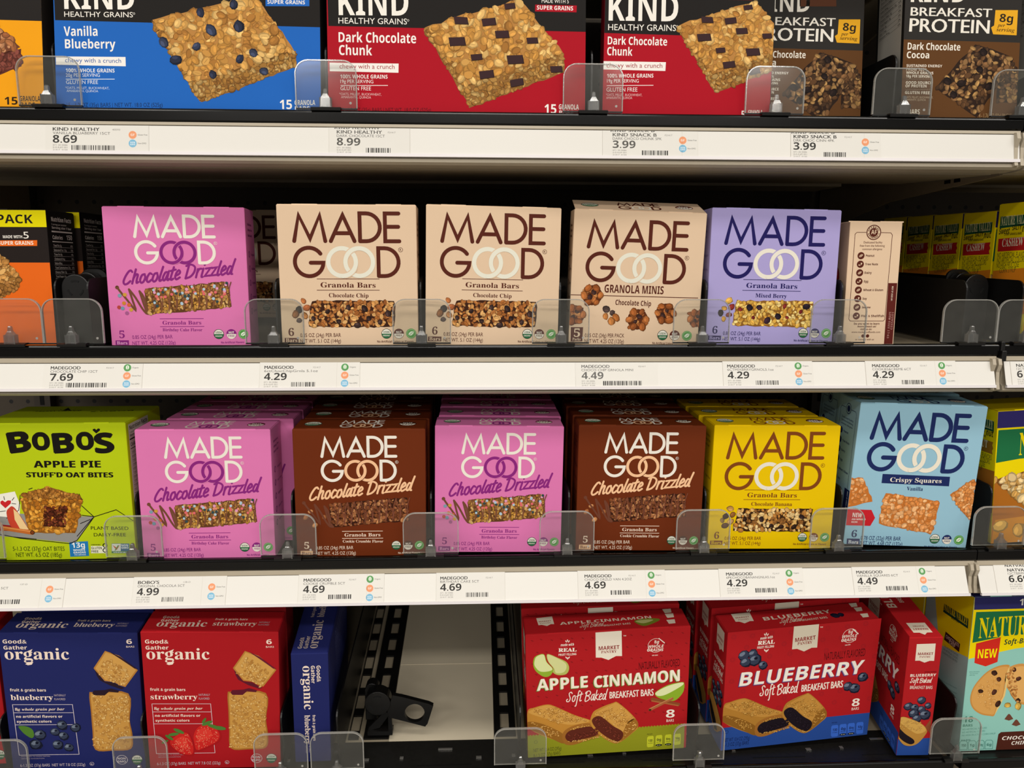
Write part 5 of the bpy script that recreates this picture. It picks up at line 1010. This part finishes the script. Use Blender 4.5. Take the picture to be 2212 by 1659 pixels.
# spring pushers
def pusher(label, loc, arm=False, rot=0):
    t = thing('spring_pusher', label, 'pusher', loc, (0, 0, R(rot)), 'spring pushers behind the stock')
    h = MB()
    if not arm:
        h.prism([(-.0135, -.062), (.0135, -.062)]+arc(0, 0, .0135, 0, 180, 14), 0, .022, 'y')
        h.prism([(-.0110, -.062), (.0110, -.062)]+arc(0, .004, .0110, 0, 180, 12), .022, .034, 'y'); h.build('coil_housing', BLACK, t, bevel=.0008)
        p = MB(); p.prism([(-.0125, -.062), (.0145, -.062), (.0145, .006)]+arc(.0045, .008, .010, 0, 90, 5)+arc(-.0025, .008, .010, 90, 180, 6), .036, .039, 'y'); p.build('push_plate', BLACK, t)
    else:
        h.prism(arc(0, 0, .0235, 0, 360, 26)[:-1], 0, .026, 'y'); h.prism([(-.027, -.05), (-.006, -.05), (-.006, .012)]+arc(-.014, .012, .012, 0, 180, 8)+[(-.027, .012)], .028, .05, 'y'); h.build('coil_housing', BLACK, t, bevel=.0008)
        a = MB(); c, s = math.cos(R(-17)), math.sin(R(-17))
        T = lambda p: [(x*c-y*s, x*s+y*c) for x, y in p]
        hx, hr = .071, .0185; circ = arc(hx, -.001, hr, 180, -180, 28)
        outer = [(.022, -.022), (.095, -.022), (.1, -.017), (.1, .019), (.095, .024), (.02, .024)]
        # plate with a round hole, as a ring of quads between the hole and the outline
        n = 28; ins = arc(hx, -.001, hr, 0, 360, n)[:-1]
        def hit(x, y):
            dx, dy = x-hx, y+.001; k = min([(b-hx)/dx for b in (.022, .1) if dx and (b-hx)/dx > 0]+[(b+.001)/dy for b in (-.022, .024) if dy and (b+.001)/dy > 0]); return (hx+dx*k, -.001+dy*k)
        out = [hit(*q) for q in ins]; I, O = T(ins), T(out)
        for k in range(n):
            l = (k+1) % n
            for f, yy in (((O[k], I[k], I[l], O[l]), .002), ((O[l], I[l], I[k], O[k]), .012)): a.add([(q[0], yy, q[1]) for q in f], [(3,2,1,0)])
            a.add([(I[k][0],.002,I[k][1]),(I[l][0],.002,I[l][1]),(I[l][0],.012,I[l][1]),(I[k][0],.012,I[k][1])], [(0,1,2,3)])
            a.add([(O[k][0],.002,O[k][1]),(O[l][0],.002,O[l][1]),(O[l][0],.012,O[l][1]),(O[k][0],.012,O[k][1])], [(3,2,1,0)])
        a.build('paddle_arm', BLACK, t)
        b = MB(); b.prism([(.012, -.020), (.022, -.024), (.002, -.052), (-.018, -.058), (-.018, -.052)], .006, .012, 'y'); b.prism([(.018, -.03), (.024, -.03), (.026, -.062), (.018, -.062)], .006, .012, 'y'); b.box(-.02, .026, .0, .02, -.064, -.056); b.build('strut', BLACK, t)
    sl = MB(); r0, r1 = (.0065, .0082) if not arm else (.013, .0158)
    for a0 in ((60, 120), (190, 240), (300, 350)):
        P = arc(0, 0, r1, a0[0], a0[1], 6)+arc(0, 0, r0, a0[1], a0[0], 6); sl.prism(P, -.0004, .0004, 'y')
    sl.build('slot', mat('slot_shadow_black', '#050505', rough=.9), t); return t
pusher('round black pusher in the empty slot left of the pink carton', (-.3930, .022, 1.3168))
pusher('round black pusher in front of the yellow cashew cartons', (.5385, .066, 1.3182))
sp = pusher('black pusher with a swung out paddle in the empty slot of the lowest shelf', (-.1175, .062, .8440), True); sp.scale = (.62, .62, .62)
def slot_tray(x, wd, label):
    t = MB(); a = math.tan(TILT[3]); L = .33
    def strip(x0, x1, y0, y1): t.prism([(y0, ZD[3]+.0002+a*y0), (y1, ZD[3]+.0002+a*y1), (y1, ZD[3]+.0024+a*y1), (y0, ZD[3]+.0024+a*y0)], x0, x1)
    hw = .0052; strip(x-wd, x-hw, .066, .44); strip(x+hw, x+wd, .066, .44); y = .066; n = 0
    while y < .43: strip(x-hw, x+hw, y, y+.012); y += .038
    tag(t.build('pusher_track', BLACK), label, 'track', 'slotted pusher tracks'); 
slot_tray(.0285, .0125, 'slotted black track right of the pale liner in the empty slot'); slot_tray(-.121, .0145, 'slotted black track under the paddle pusher'); slot_tray(-.147, .006, 'slim black track beside the narrow navy carton')
ln = MB(); a_ = math.tan(TILT[3])
for y0, y1, e in ((.0625, .2, .0), (.2, .33, .0006), (.33, .45, .0)): ln.prism([(y0, ZD[3]+.0003+a_*y0), (y1, ZD[3]+.0003+a_*y1), (y1, ZD[3]+.0009+e+a_*y1), (y0, ZD[3]+.0009+e+a_*y0)], -.1058, .0155)
tag(ln.build('shelf_liner', LINER), 'pale card liner lying bare in the empty slot of the lowest shelf', 'liner')

# ------------------------------------------------------------------ price tickets
def ticket(shelf_i, x, title_t, sub, price, label, dx_title=.0, bar=(.0, .02), icons=None, card=None, code='F21417', rise=.0, tiny=('071 30 0086', '0-0-4.69 001', '21417  0150'), base='#dfdcd5', ink='#3c3a38', overprint=None):
    """x = left edge of the title text; offsets along the strip in metres"""
    s0, s1, ya, yb = STRIPS[shelf_i]; z = ZL[shelf_i]; Hh = math.hypot(s1-s0, yb-ya)
    c0, c1 = card or (-.006, .075)
    ce = c1
    if icons: c1 = max(c1, icons[0]+.0145)
    w = c1-c0; h = Hh+rise+.0012
    A = Art(w, h); A.mm(); o = -c0*1000; r0 = rise*1000; q = Hh*1000; edge = '#d8d4cb' if card else base
    A.rect(0, 0, w*1000, h*1000, base, 1)
    T = r0+q*.17
    A.text(title_t, o, T+1.2, o+len(title_t)*3.45, T+1.2, 3.0, ink, 'R', lv=2); A.text(title_t, o+.25, T+1.2, o+.25+len(title_t)*3.45, T+1.2, 3.0, ink, 'R', lv=2.4)
    A.text(sub, o, T+4.4, o+len(sub)*2.32, T+4.4, 2.3, '#6a6764', 'R', lv=2)
    A.text(price, o, T+12.1, o+21.5, T+12.1, 6.9, ink, 'B', lv=2)
    for i, t in enumerate(tiny): A.text(t, o, T+14.9+i*2.1, o+13, T+14.9+i*2.1, 1.3, '#8a8682', 'R', lv=2)
    rnd = random.Random(price+sub); bx = bar[0]*1000+o; e = bar[1]*1000+o
    while bx < e:
        k = rnd.choice((.5, .5, .9, 1.3)); A.rect(bx, T+14.2, bx+k, T+18.6, '#4c4a48', 2); bx += k+rnd.choice((.5, .7, 1.1))
    A.text(code, bar[1]*1000+o-2, T+.6, bar[1]*1000+o+5, T+.6, 1.5, '#8a8682', 'R', lv=2)
    if icons:
        ix = icons[0]*1000+o
        for k, nm in enumerate(icons[1]):
            y = r0+q*(.16+.31*(k+(3-len(icons[1]))*.6)); cc = {'O': '#5f9a5e', 'G': '#e79a70', 'N': '#7db6d4'}[nm]
            A.disc(ix, y, 3.6, cc, 2, n=18)
            if nm == 'O': A.disc(ix, y-.3, 1.5, '#e4ecdc', 3, ry=2.1); A.stroke([(ix, y-1.6), (ix, y+2.6)], .5, '#5f9a5e', 4)
            elif nm == 'G': A.text('GF', ix-1.8, y+1, ix+1.8, y+1, 2.1, '#f4e4d8', 'B', lv=3)
            else: A.text('NON', ix-2.1, y-.2, ix+2.1, y-.2, 1.4, '#e4eef4', 'B', lv=3); A.text('GMO', ix-2.3, y+1.6, ix+2.3, y+1.6, 1.4, '#e4eef4', 'B', lv=3)
            A.text({'O': 'Organic', 'G': 'Gluten Free', 'N': 'Non-GMO'}[nm], ix+4.6, y+.5, ix+4.6+{'O': 6, 'G': 8.6, 'N': 7.6}[nm], y+.5, 1.3, '#5a5856', 'R', lv=2)
    if card: A.rect((ce-c0)*1000-.25, 0, (ce-c0)*1000, h*1000, '#cfcac0', 2); A.rect(0, 0, .25, h*1000, '#d4cfc6', 2)
    if overprint: A.text(overprint, o-2, r0+1.2, o+len(overprint)*3.3, r0+1.2, 2.2, '#3a3836', 'B', lv=2)
    # slip of paper with thickness, leaning with the strip
    mb = MB(); mb.box(0, w, 0, .0003, 0, h, lin(edge)); apply(A, mb, (0, 0, 0), (1,0,0), (0,0,1), (0,-1,0), 'body')
    ang = math.atan2(yb-ya, s1-s0); n = .0011
    o_ = mb.build('price_ticket', PAPER, attr=True)
    o_.rotation_mode = 'YXZ'; o_.rotation_euler = (-ang if False else 0, 0, 0)
    top = Vector((0, -ya-n, z-s0)); d = Vector((0, -(yb-ya), -(s1-s0))).normalized()
    base_pt = top+d*(Hh+.0012)
    o_.matrix_world = Matrix.Translation((x+c0, base_pt.y, base_pt.z)) @ Matrix.Rotation(math.atan2(-d.y, -d.z)*1.0, 4, 'X').inverted()
    tag(o_, label, 'price tag', 'price tickets on the shelf edges'); return o_
G_, GN, OGN = ('G',), ('G', 'N'), ('O', 'G', 'N')
ticket(0, -.3862, 'KIND HEALTHY', 'VANILLA BLUABERRY 15CT', '8.69', '8.69 price ticket under the blue carton', bar=(.0165, .0549), icons=(.0711, GN), code='40593')
ticket(0, -.1305, 'KIND HEALTHY', 'DARK CHOCOLATE 15CT', '8.99', '8.99 price ticket under the wide red carton', bar=(.0267, .0489), card=(-.0072, .0673), overprint='KIND HEALTHY', ink='#5c5a56')
ticket(0, .1257, 'KIND SNACK B', 'DARK CHOCO CHUNK 5PK', '3.99', '3.99 price ticket under the narrower red carton', bar=(.0276, .0513), icons=(.0663, GN), card=(-.0096, .0658), overprint='KIND SNACK B', ink='#5c5a56')
ticket(0, .2979, 'KIND SNACK B', 'DRK CHOC CINN 4PK', '3.99', '3.99 price ticket under the dark protein cartons', bar=(.029, .0514), icons=(.0694, GN), card=(-.0027, .0685), overprint='KIND SNACK B')
ticket(1, -.4081, 'MADEGOOD', 'CHOCOLATE CHIP 12CT', '7.69', '7.69 price ticket left below the pink carton', bar=(.0155, .054), icons=(.0717, OGN))
ticket(1, -.2069, 'MADEGOOD', '6ctChocChipGrnla 5.1oz', '4.29', '4.29 price ticket under the first beige bar carton', bar=(.026, .0486), icons=(.077, OGN), card=(-.0045, .0695), rise=.003)
ticket(1, .1002, 'MADEGOOD', 'CHOCO CHIP GRNOLA MINI', '4.49', '4.49 price ticket under the granola minis carton', bar=(.021, .0586), ink='#6a6866')
ticket(1, .2452, 'MADEGOOD', '6CTMIXBRRYGRNOL5.1oz', '4.29', '4.29 price ticket under the lilac carton', bar=(.0279, .0507), icons=(.0713, OGN), card=(-.0047, .0703), rise=.0035)
ticket(1, .3916, 'MADEGOOD', 'COOKIES&CREME 6CT', '4.29', '4.29 price ticket under the narrow allergen carton', bar=(.0289, .0511), icons=(.0711, OGN), card=(-.007, .0644), rise=.003)
ticket(2, -.4989, 'BOBOS', 'CHOC CHIP 5CT', '4.99', 'price ticket cut by the left edge under the lime carton', bar=(.0232, .0433), icons=(.0706, GN), card=(-.0035, .0621), rise=.0035, code='137-D')
ticket(2, -.3426, "BOBO'S", 'ORIGINAL CHOCOLA 5CT', '4.99', '4.99 price ticket under the left pink carton', bar=(.025, .0468), icons=(.0733, GN), card=(-.0045, .0637), rise=.0035, code='138-D')
ticket(2, -.1783, 'MADEGOOD', 'COOKIE CRUMBLE 5CT', '4.69', '4.69 price ticket under the left brown carton', bar=(.0255, .0478), icons=(.0668, OGN), card=(-.005, .064), rise=.0035)
ticket(2, -.0404, 'MADEGOOD', 'BIRTHDAY CAKE 5CT', '4.69', '4.69 price ticket under the right pink carton', bar=(.0263, .0485), card=(-.0042, .066), rise=.0035)
ticket(2, .1074, 'MADEGOOD', 'CHOCO DRZLD VAN 4.2OZ', '4.69', '4.69 price ticket under the right brown carton', bar=(.0263, .0478), icons=(.069, OGN), card=(-.0072, .0632), rise=.0035)
ticket(2, .2547, 'MADEGOOD', '6PKCHOCOBANANGNLA5.1oz', '4.29', '4.29 price ticket under the yellow chocolate banana carton', bar=(.0292, .0512), icons=(.0663, OGN), card=(-.0077, .0629), rise=.0025)
ticket(2, .3923, 'MADEGOOD', 'VANILLA SQUARES 6CT', '4.49', '4.49 price ticket under the sky blue carton', bar=(.0296, .0524), icons=(.0703, OGN), card=(-.0045, .0643), rise=.001)
ticket(2, .5545, 'NATVAL', '12CTBRPNT SWT SALT', '6.69', '6.69 price ticket of the next bay under the purple banded carton', bar=(.032, .052), card=(-.0145, .058), rise=.002, overprint='NATVAL', ink='#2c2a28')
ticket(1, .5395, 'NATVAL', '12CT CASHEW', '6.69', 'price ticket cut by the right edge under the cashew cartons', bar=(.032, .052), card=(-.006, .06), rise=.0)

# ------------------------------------------------------------------ stock, top shelf
Z = [1.4715, 1.2578, 1.0428, .7986]
KD = .062
carton('snack_carton', 'blue carton with blueberry oat square on the top shelf', .2410, KH, KD, (-.2660, .0022, Z[0]-.0012), (-.5, -6.5, 0), '#1d1a18', front=kind_blue(), cols={'right': '#1c1a19', 'left': '#1c1a19'})
carton('snack_carton', 'orange carton cut by the left edge of the top shelf', .2440, KH, KD, (-.5185, .0030, Z[0]-.001), (-.4, -6.5, 0), '#211d1b', front=kind_orange())
carton('snack_carton', 'wide red carton with dark chocolate oat square, 15 bars', .2399, KH, KD, (-.0194, .0022, Z[0]-.0008), (-.5, -5, 0), '#1d1a18', front=kind_red(), cols={'right': '#1a1817', 'left': '#1a1817'})
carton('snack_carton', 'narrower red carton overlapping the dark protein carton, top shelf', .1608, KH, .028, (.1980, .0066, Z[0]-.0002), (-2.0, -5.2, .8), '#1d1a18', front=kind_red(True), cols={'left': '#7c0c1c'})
A_prot = protein(); S_prot = facts(.058, KH, '#9a958c', '#2a2826', (.08,.0,.92,.66))
pr = carton('protein_carton', 'dark brown protein carton, rightmost whole one on the top shelf', .1114, KH, .058, (.4627, .0042, Z[0]-.001), (-2.9, -5.2, 0), PG, front=A_prot, left=S_prot, cols={'left': '#1c1a18'}, group='dark brown protein cartons')
dup(pr, (.3275, .041, Z[0]-.001), 'dark brown protein carton half hidden behind the narrower red carton')
dup(pr, (.6005, .006, Z[0]-.001), 'dark protein carton mostly beyond the right edge, top shelf')

# ------------------------------------------------------------------ stock, second shelf
pk = carton('multipack_carton', 'dark multipack with yellow and orange bands at the left edge, second shelf', .240, .1335, .052, (-.5345, .0200, Z[1]), (0, -1.0, 0), '#2b2422', front=pack(), right=facts(.052, .1335, '#151312'), cols={'right': '#131110', 'top': '#1c1816'}, group='dark multipack cartons')
dup(pk, (-.5312, .0765, Z[1]+.001), 'dark multipack standing behind the yellow banded one')
SIDE = {'left': None}
carton('bar_carton', 'pink chocolate drizzled carton on the second shelf, above the lime one', MW, MH, MD, (-.2947, .0233, Z[1]+.0020), (5.3, -1.2, -.1), PINK, front=A_pink, top=T_pink, right=S_pink)
carton('bar_carton', 'larger beige carton standing in shadow behind the pink one', MW, BH, MD, (-.3120, .27, Z[1]+.0110), (0, 0, 0), TAN, front=bars(TAN, MAROON, '#e2e0d0', 'Chocolate Chip', (490,768), CHIP_PAL, '#3b1f12', ['#b06a3c'], 24, MAROON, n='12'), cols={'top': '#cfa982'})
carton('bar_carton', 'beige chocolate chip bar carton next to the pink one', MW, BH, MD, (-.1257, .0060, Z[1]+.0025), (1.6, -.6, -.1), TAN, front=A_choc, top=T_tan, right=small_side(TAN, MAROON), group='beige chocolate chip bar cartons')
carton('bar_carton', 'beige chocolate chip bar carton left of the granola minis', MW, BH, MD, (.0129, .0115, Z[1]+.0022), (3.36, -1.2, 1.1), TAN, front=A_choc, top=T_tan, right=small_side(TAN, MAROON), group='beige chocolate chip bar cartons')
mn = carton('minis_carton', 'beige granola minis carton tilted forward, left of the lilac one', MW, MH, MD, (.1567, .0246, Z[1]+.0008), (-1.9, .6, 1.7), TAN, front=A_minis, top=T_tan, left=small_side(TAN, MAROON))
fl_ = [c for c in mn.children if c.name.startswith('top_flap')][0]; a_ = R(15)
fl_.rotation_euler = (a_, 0, 0); fl_.location = (0, .0009-(.0009*math.cos(a_)-MH*math.sin(a_)), MH-(.0009*math.sin(a_)+MH*math.cos(a_)))
carton('bar_carton', 'lilac mixed berry bar carton on the second shelf', MW, BH, MD, (.2965, .0216, Z[1]+.0018), (.4, -1.3, .8), LILAC, front=A_lil, top=mg_top(LILAC, '#1f1a58', '#e6e0d2', '#1f1a58'), left=small_side(LILAC, '#8678ae'))
afl = Art(.132, .1268); rn = random.Random(3)
bits(afl, [(100,40),(108,52),(92,60),(112,66)], 7, ['#8a1c20', '#a8282a', '#5a1a1c'], 3); bits(afl, [(104,70),(114,78),(96,82),(110,88)], 5, ['#3c4a2c', '#2c3a22'], 4); afl.text('Goodness', 84,104, 126,104, 5, '#4a3428', 'B')
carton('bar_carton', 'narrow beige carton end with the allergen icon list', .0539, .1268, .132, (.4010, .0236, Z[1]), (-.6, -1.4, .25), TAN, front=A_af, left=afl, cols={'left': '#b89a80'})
ns = nv_side('CASHEW', '#b41f20', '#d8801c')
ca = carton('granola_carton', 'nearest yellow cashew carton, cut by the right edge', .15, .147, .056, (.6320, .0135, Z[1]+.0005), (0, 0, 0), NY, left=ns, front=nv_peanut(), cols={'left': NY}, group='yellow cashew cartons in a row')
for n_, lb in ((1, 'second yellow cashew carton of the row, behind the nearest'), (2, 'third yellow cashew carton of the row, in half shadow'), (3, 'fourth yellow cashew carton of the row, deep in shadow'), (4, 'rearmost yellow cashew carton, darkest of the row')):
    c_ = dup(ca, (.6320, .0145+.0590*n_, Z[1]+.0008*n_), lb); c_.scale = (1, 1, .953)

# ------------------------------------------------------------------ stock, third shelf
lm = carton('oat_bite_carton', 'lime green apple pie oat bites carton at the left end', .141, .1418, .085, (-.4214, .0115, Z[2]), (.6, .3, 0), LIME, front=lime(), top=T_lime, right=S_lime)
GP, GB, GY, GC = 'pink chocolate drizzled cartons on the third shelf', 'brown cookie crumble cartons', 'yellow chocolate banana cartons', 'sky blue crispy square cartons'
def row(root, base, offs, labels):
    for (dx, dy, dz, dr), lb in zip(offs, labels): dup(root, (base[0]+dx, base[1]+dy, base[2]+dz), lb, dr)
p = (-.2762, .0101, Z[2]); t = carton('bar_carton', 'front pink carton beside the lime one', MW, MH, MD, p, (1.2, .6, .5), PINK, front=A_pink, top=T_pink, right=S_pink, group=GP)
row(t, p, [(.0125, .046, .001, -1), (.0130, .0905, .0018, -1.4), (.0140, .135, .0025, -1), (.0140, .18, .0033, -1)], ['pink carton second in the row beside the lime one', 'pink carton third in the row beside the lime one', 'pink carton fourth in the row beside the lime one, in shadow', 'rearmost pink carton in the row beside the lime one'])
p = (-.1217, .0103, Z[2]); t = carton('bar_carton', 'front brown carton between the two pink rows', MW, MH, MD, p, (1.1, 1.2, .5), BROWN, front=A_brown, top=T_brown, right=S_brown, left=S_brown, group=GB)
row(t, p, [(.0015, .0455, .001, -.8), (-.0005, .0905, .0018, -1), (-.001, .1355, .0026, -1), (0, .18, .0033, -1)], ['brown carton second in the row between the pink rows', 'brown carton third in the row between the pink rows', 'brown carton fourth in the row between the pink rows', 'rearmost brown carton between the pink rows'])
p = (.0189, .0164, Z[2]); t = carton('bar_carton', 'front pink carton between the two brown rows', MW, MH, MD, p, (.1, -.2, .8), PINK, front=A_pink, top=T_pink, right=S_pink, group=GP)
row(t, p, [(.0015, .0455, .001, -.5), (.001, .0905, .0018, -.6), (.0, .1355, .0026, -.8), (0, .18, .0033, -.8)], ['pink carton second in the row between the brown rows', 'pink carton third in the row between the brown rows', 'pink carton fourth in the row between the brown rows', 'rearmost pink carton between the brown rows'])
p = (.1665, .0155, Z[2]); t = carton('bar_carton', 'front brown carton left of the yellow one', MW, MH, MD, p, (-.7, 0, .6), BROWN, front=A_brown, top=T_brown, right=S_brown, left=S_brown, group=GB)
row(t, p, [(-.001, .0455, .001, .3), (-.003, .0905, .0018, .3), (.0, .1355, .0026, .3), (0, .18, .0033, 0)], ['brown carton second in the row left of the yellow cartons', 'brown carton third in the row left of the yellow cartons', 'brown carton fourth in the row left of the yellow cartons', 'rearmost brown carton left of the yellow cartons'])
p = (.3071, .0155, Z[2]); t = carton('bar_carton', 'front yellow chocolate banana carton', MW, .1345, MD, p, (-.8, .9, .4), YEL, front=A_yel, top=T_yel, left=small_side(YEL, '#8a6a10'), group=GY)
row(t, p, [(-.0035, .0455, .001, -.2), (-.0055, .0925, .0018, .5)], ['yellow chocolate banana carton second in its row', 'rearmost yellow chocolate banana carton'])
p = (.4564, .0184, Z[2]); t = carton('crispy_carton', 'front sky blue crispy squares carton tilted to the right', .1332, .1559, .05, p, (-2.0, 1.6, 1.9), SKY, front=A_crispy, top=T_crispy, left=A_crispyL, cols={'left': '#8fb4c6'}, group=GC)
row(t, p, [(.0045, .054, .0028, 1.2)], ['second sky blue carton hidden behind the front one'])
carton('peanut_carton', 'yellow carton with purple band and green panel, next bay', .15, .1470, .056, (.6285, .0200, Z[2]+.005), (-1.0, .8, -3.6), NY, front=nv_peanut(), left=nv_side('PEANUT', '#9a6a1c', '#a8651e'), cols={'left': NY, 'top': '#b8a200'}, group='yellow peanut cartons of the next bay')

# ------------------------------------------------------------------ stock, lowest shelf
z3 = lambda y: Z[3]+y*math.tan(TILT[3])
GD = .038
t = carton('organic_carton', 'navy blueberry fruit bar carton at the left', .136, .167, GD, (-.4322, .0200, z3(.02)-.0012), (3.2, 5.4, 3.0), ORG_B, front=A_ob, top=T_ob, group='navy blueberry fruit bar cartons')
dup(t, (-.4335, .0640, z3(.0640)), 'navy carton directly behind the front navy one')
t = carton('organic_carton', 'red strawberry fruit bar carton on the lowest shelf', .137, .1685, GD, (-.2866, .0163, z3(.0163)), (3.0, 6.4, 3.0), ORG_R, front=A_or, top=T_or)
carton('organic_carton', 'dark red apple cinnamon carton behind the strawberry one', .137, .1685, GD, (-.2850, .0600, z3(.0600)), (3.0, 6.4, 1.5), '#7c1418', front=organic('apple', '#7c1418', (112,420), pic_apple, 113, '#5c1a2a'), top=T_oa)
carton('organic_carton', 'red carton cut by the left edge of the lowest shelf', .137, .1685, GD, (-.5820, .0300, z3(.03)), (3.2, 5.4, 2.4), '#a81a20', front=A_or, top=T_or)
carton('organic_carton', 'narrow navy carton standing on its long side', .0384, .1376, .170, (-.1833, .0222, z3(.0222)), (3.1, 6.8, 1.5), ORG_B, front=organic_edge(), top=Art(.0384, .170), right=facts(.170, .1376, ORG_B, '#5a6090', (.3,.08,.95,.9)))
_t = [o for o in bpy.data.objects if o.name.startswith('top_flap')][-1]
def reprint_top(flap, A, w, h, base):
    mb = MB(); d = A.h; e = .0009; mb.box(-w/2+e, w/2-e, e, .170-e, h-.0002, h+.0005, lin(base))
    for p in ('body', 'logo'): apply(A, mb, (-w/2, 0, h+.0005), (1,0,0), (0,1,0), (0,0,1), p)
    o = mb.build('top_flap', CARD, flap.parent, attr=True); bpy.data.objects.remove(flap); o.name = 'top_flap'
reprint_top(_t, organic_edge_top(), .0384, .1376, ORG_B)
t = carton('breakfast_carton', 'red apple cinnamon breakfast bar carton with green base', .1785, .1537, .036, (.1417, .0248, z3(.0248)), (1.1, 4.8, -1.8), MR, front=A_pa, top=TP_a, left=SP_a, group='red apple cinnamon breakfast cartons')
dup(t, (.1405, .0700, z3(.0700)), 'second red apple cinnamon carton, behind the front one', -2.5)
t = carton('breakfast_carton', 'red blueberry breakfast bar carton with blue base', .1750, .1511, .036, (.3575, .0334, z3(.0334)), (4.6, 6.2, -2.2), MR, front=A_pb, top=TP_b, left=SP_b, group='red blueberry breakfast cartons')
dup(t, (.3540, .0780, z3(.0780)), 'second red blueberry carton, behind the front one', -1.0)
dup(t, (.3500, .1230, z3(.1230)), 'third red blueberry carton, deepest of its row', -1.0)
TB = Art(.0353, .176)
TB.mm(); TB.poly([(8,150),(28,150),(28,168),(22,168),(18,172),(14,168),(8,168)], '#d8ccb8', 2); TB.text('MARKET', 26,160, 10,160, 3.2, '#8c1c20', 'B'); TB.text('PANTRY', 24,155, 12,155, 2.4, '#8c1c20', 'S'); TB.text('BLUEBERRY', 12,120, 12,30, 10, '#d8c8b4', 'B'); TB.text('BREAKFAST BARS', 24,110, 24,55, 5, '#d8c8b4', 'R')
def pantry_end():
    A = Art(.0353, .1519).use((622,500), (908,490), (510,1555), (822,1545)); I = '#f0e6d8'
    A.poly([(500,1392),(850,1372),(850,1600),(480,1600)], '#274a94', 2)
    A.poly([(685,548),(845,540),(838,680),(800,680),(755,696),(712,680),(674,682)], '#e0d6c4', 3); A.part = 'logo'; A.text('MARKET', 696,636, 826,632, 26, '#8c1c20', 'B', lv=4); A.text('PANTRY', 710,656, 806,654, 16, '#8c1c20', 'S', lv=4); A.part = 'body'
    A.text('NATURALLY FLAVORED', 760,780, 862,776, 14, '#5c0c12', 'R'); A.part = 'logo'; A.text('BLUEBERRY', 634,818, 860,808, 28, I, 'B'); script(A, 'Soft Baked', 632,868, 822,862, 38, I, 5); A.text('BREAKFAST BARS', 632,922, 832,918, 32, I, 'R'); A.part = 'body'
    for i, (x, y, r) in enumerate([(738,1018,34),(800,1066,28),(620,1075,36),(678,1085,34),(740,1100,34),(670,1140,40),(772,1150,46),(700,1185,38)]): berry(A, x, y, r, i, i in (3, 6))
    A.part = 'picture'; A.blob([(470,1215),(540,1180),(600,1175),(740,1230),(795,1290),(790,1330),(720,1420),(650,1452),(580,1440),(530,1380),(490,1310)], '#b5843a', 20); A.blob([(490,1200),(545,1180),(600,1180),(735,1232),(788,1295),(720,1330),(660,1310),(560,1240)], '#cda050', 21)
    A.blob([(475,1235),(510,1250),(590,1330),(670,1385),(680,1420),(640,1435),(570,1400),(510,1330)], '#1c141c', 22); A.poly([(780,1265),(835,1185),(830,1330)], '#8a4a2c', 3); rnd = random.Random(2); A.f0 = 23
    for i in range(34): A.flake(rnd.uniform(540,740), rnd.uniform(1205,1300), rnd.uniform(6,12), rnd.uniform(3,5), rnd.uniform(-20,60), (lin('#c08e40'), lin('#8a6028'), lin('#e0bc78')), rnd, False)
    A.part = 'body'; return A
carton('breakfast_carton', 'narrow end of a turned red blueberry carton beside the teal one', .0353, .1519, .176, (.4820, .0095, z3(.0095)+.0006), (-4.4, 6.9, -2.6), MR, front=pantry_end(), left=A_pb, top=Art(.0353, .176))
reprint_top2 = [o for o in bpy.data.objects if o.name.startswith('top_flap') and o.parent and o.parent['label'].startswith('narrow end of a turned')][0]
mb = MB(); mb.box(-.0168, .0168, .0009, .1751, .1517, .1524, lin(MR))
for p_ in ('body', 'logo'): apply(TB, mb, (-.01765, 0, .1524), (1,0,0), (0,1,0), (0,0,1), p_)
pa_ = reprint_top2.parent; bpy.data.objects.remove(reprint_top2); o_ = mb.build('top_flap', CARD, pa_, attr=True); o_.name = 'top_flap'
t = carton('muffin_bar_carton', 'teal and yellow muffin bar carton, next bay, with a red flag', .15, .1866, .085, (.6165, .0190, .7978), (0, .5, -.6), '#8cc2b6', front=nv_muffin(), left=nv_muffin_side(), cols={'left': '#93b6ae', 'top': '#2b2a5e'}, group='teal and yellow muffin bar cartons')
dup(t, (.6165, .1080, .7985), 'second muffin bar carton in shadow behind the teal one')
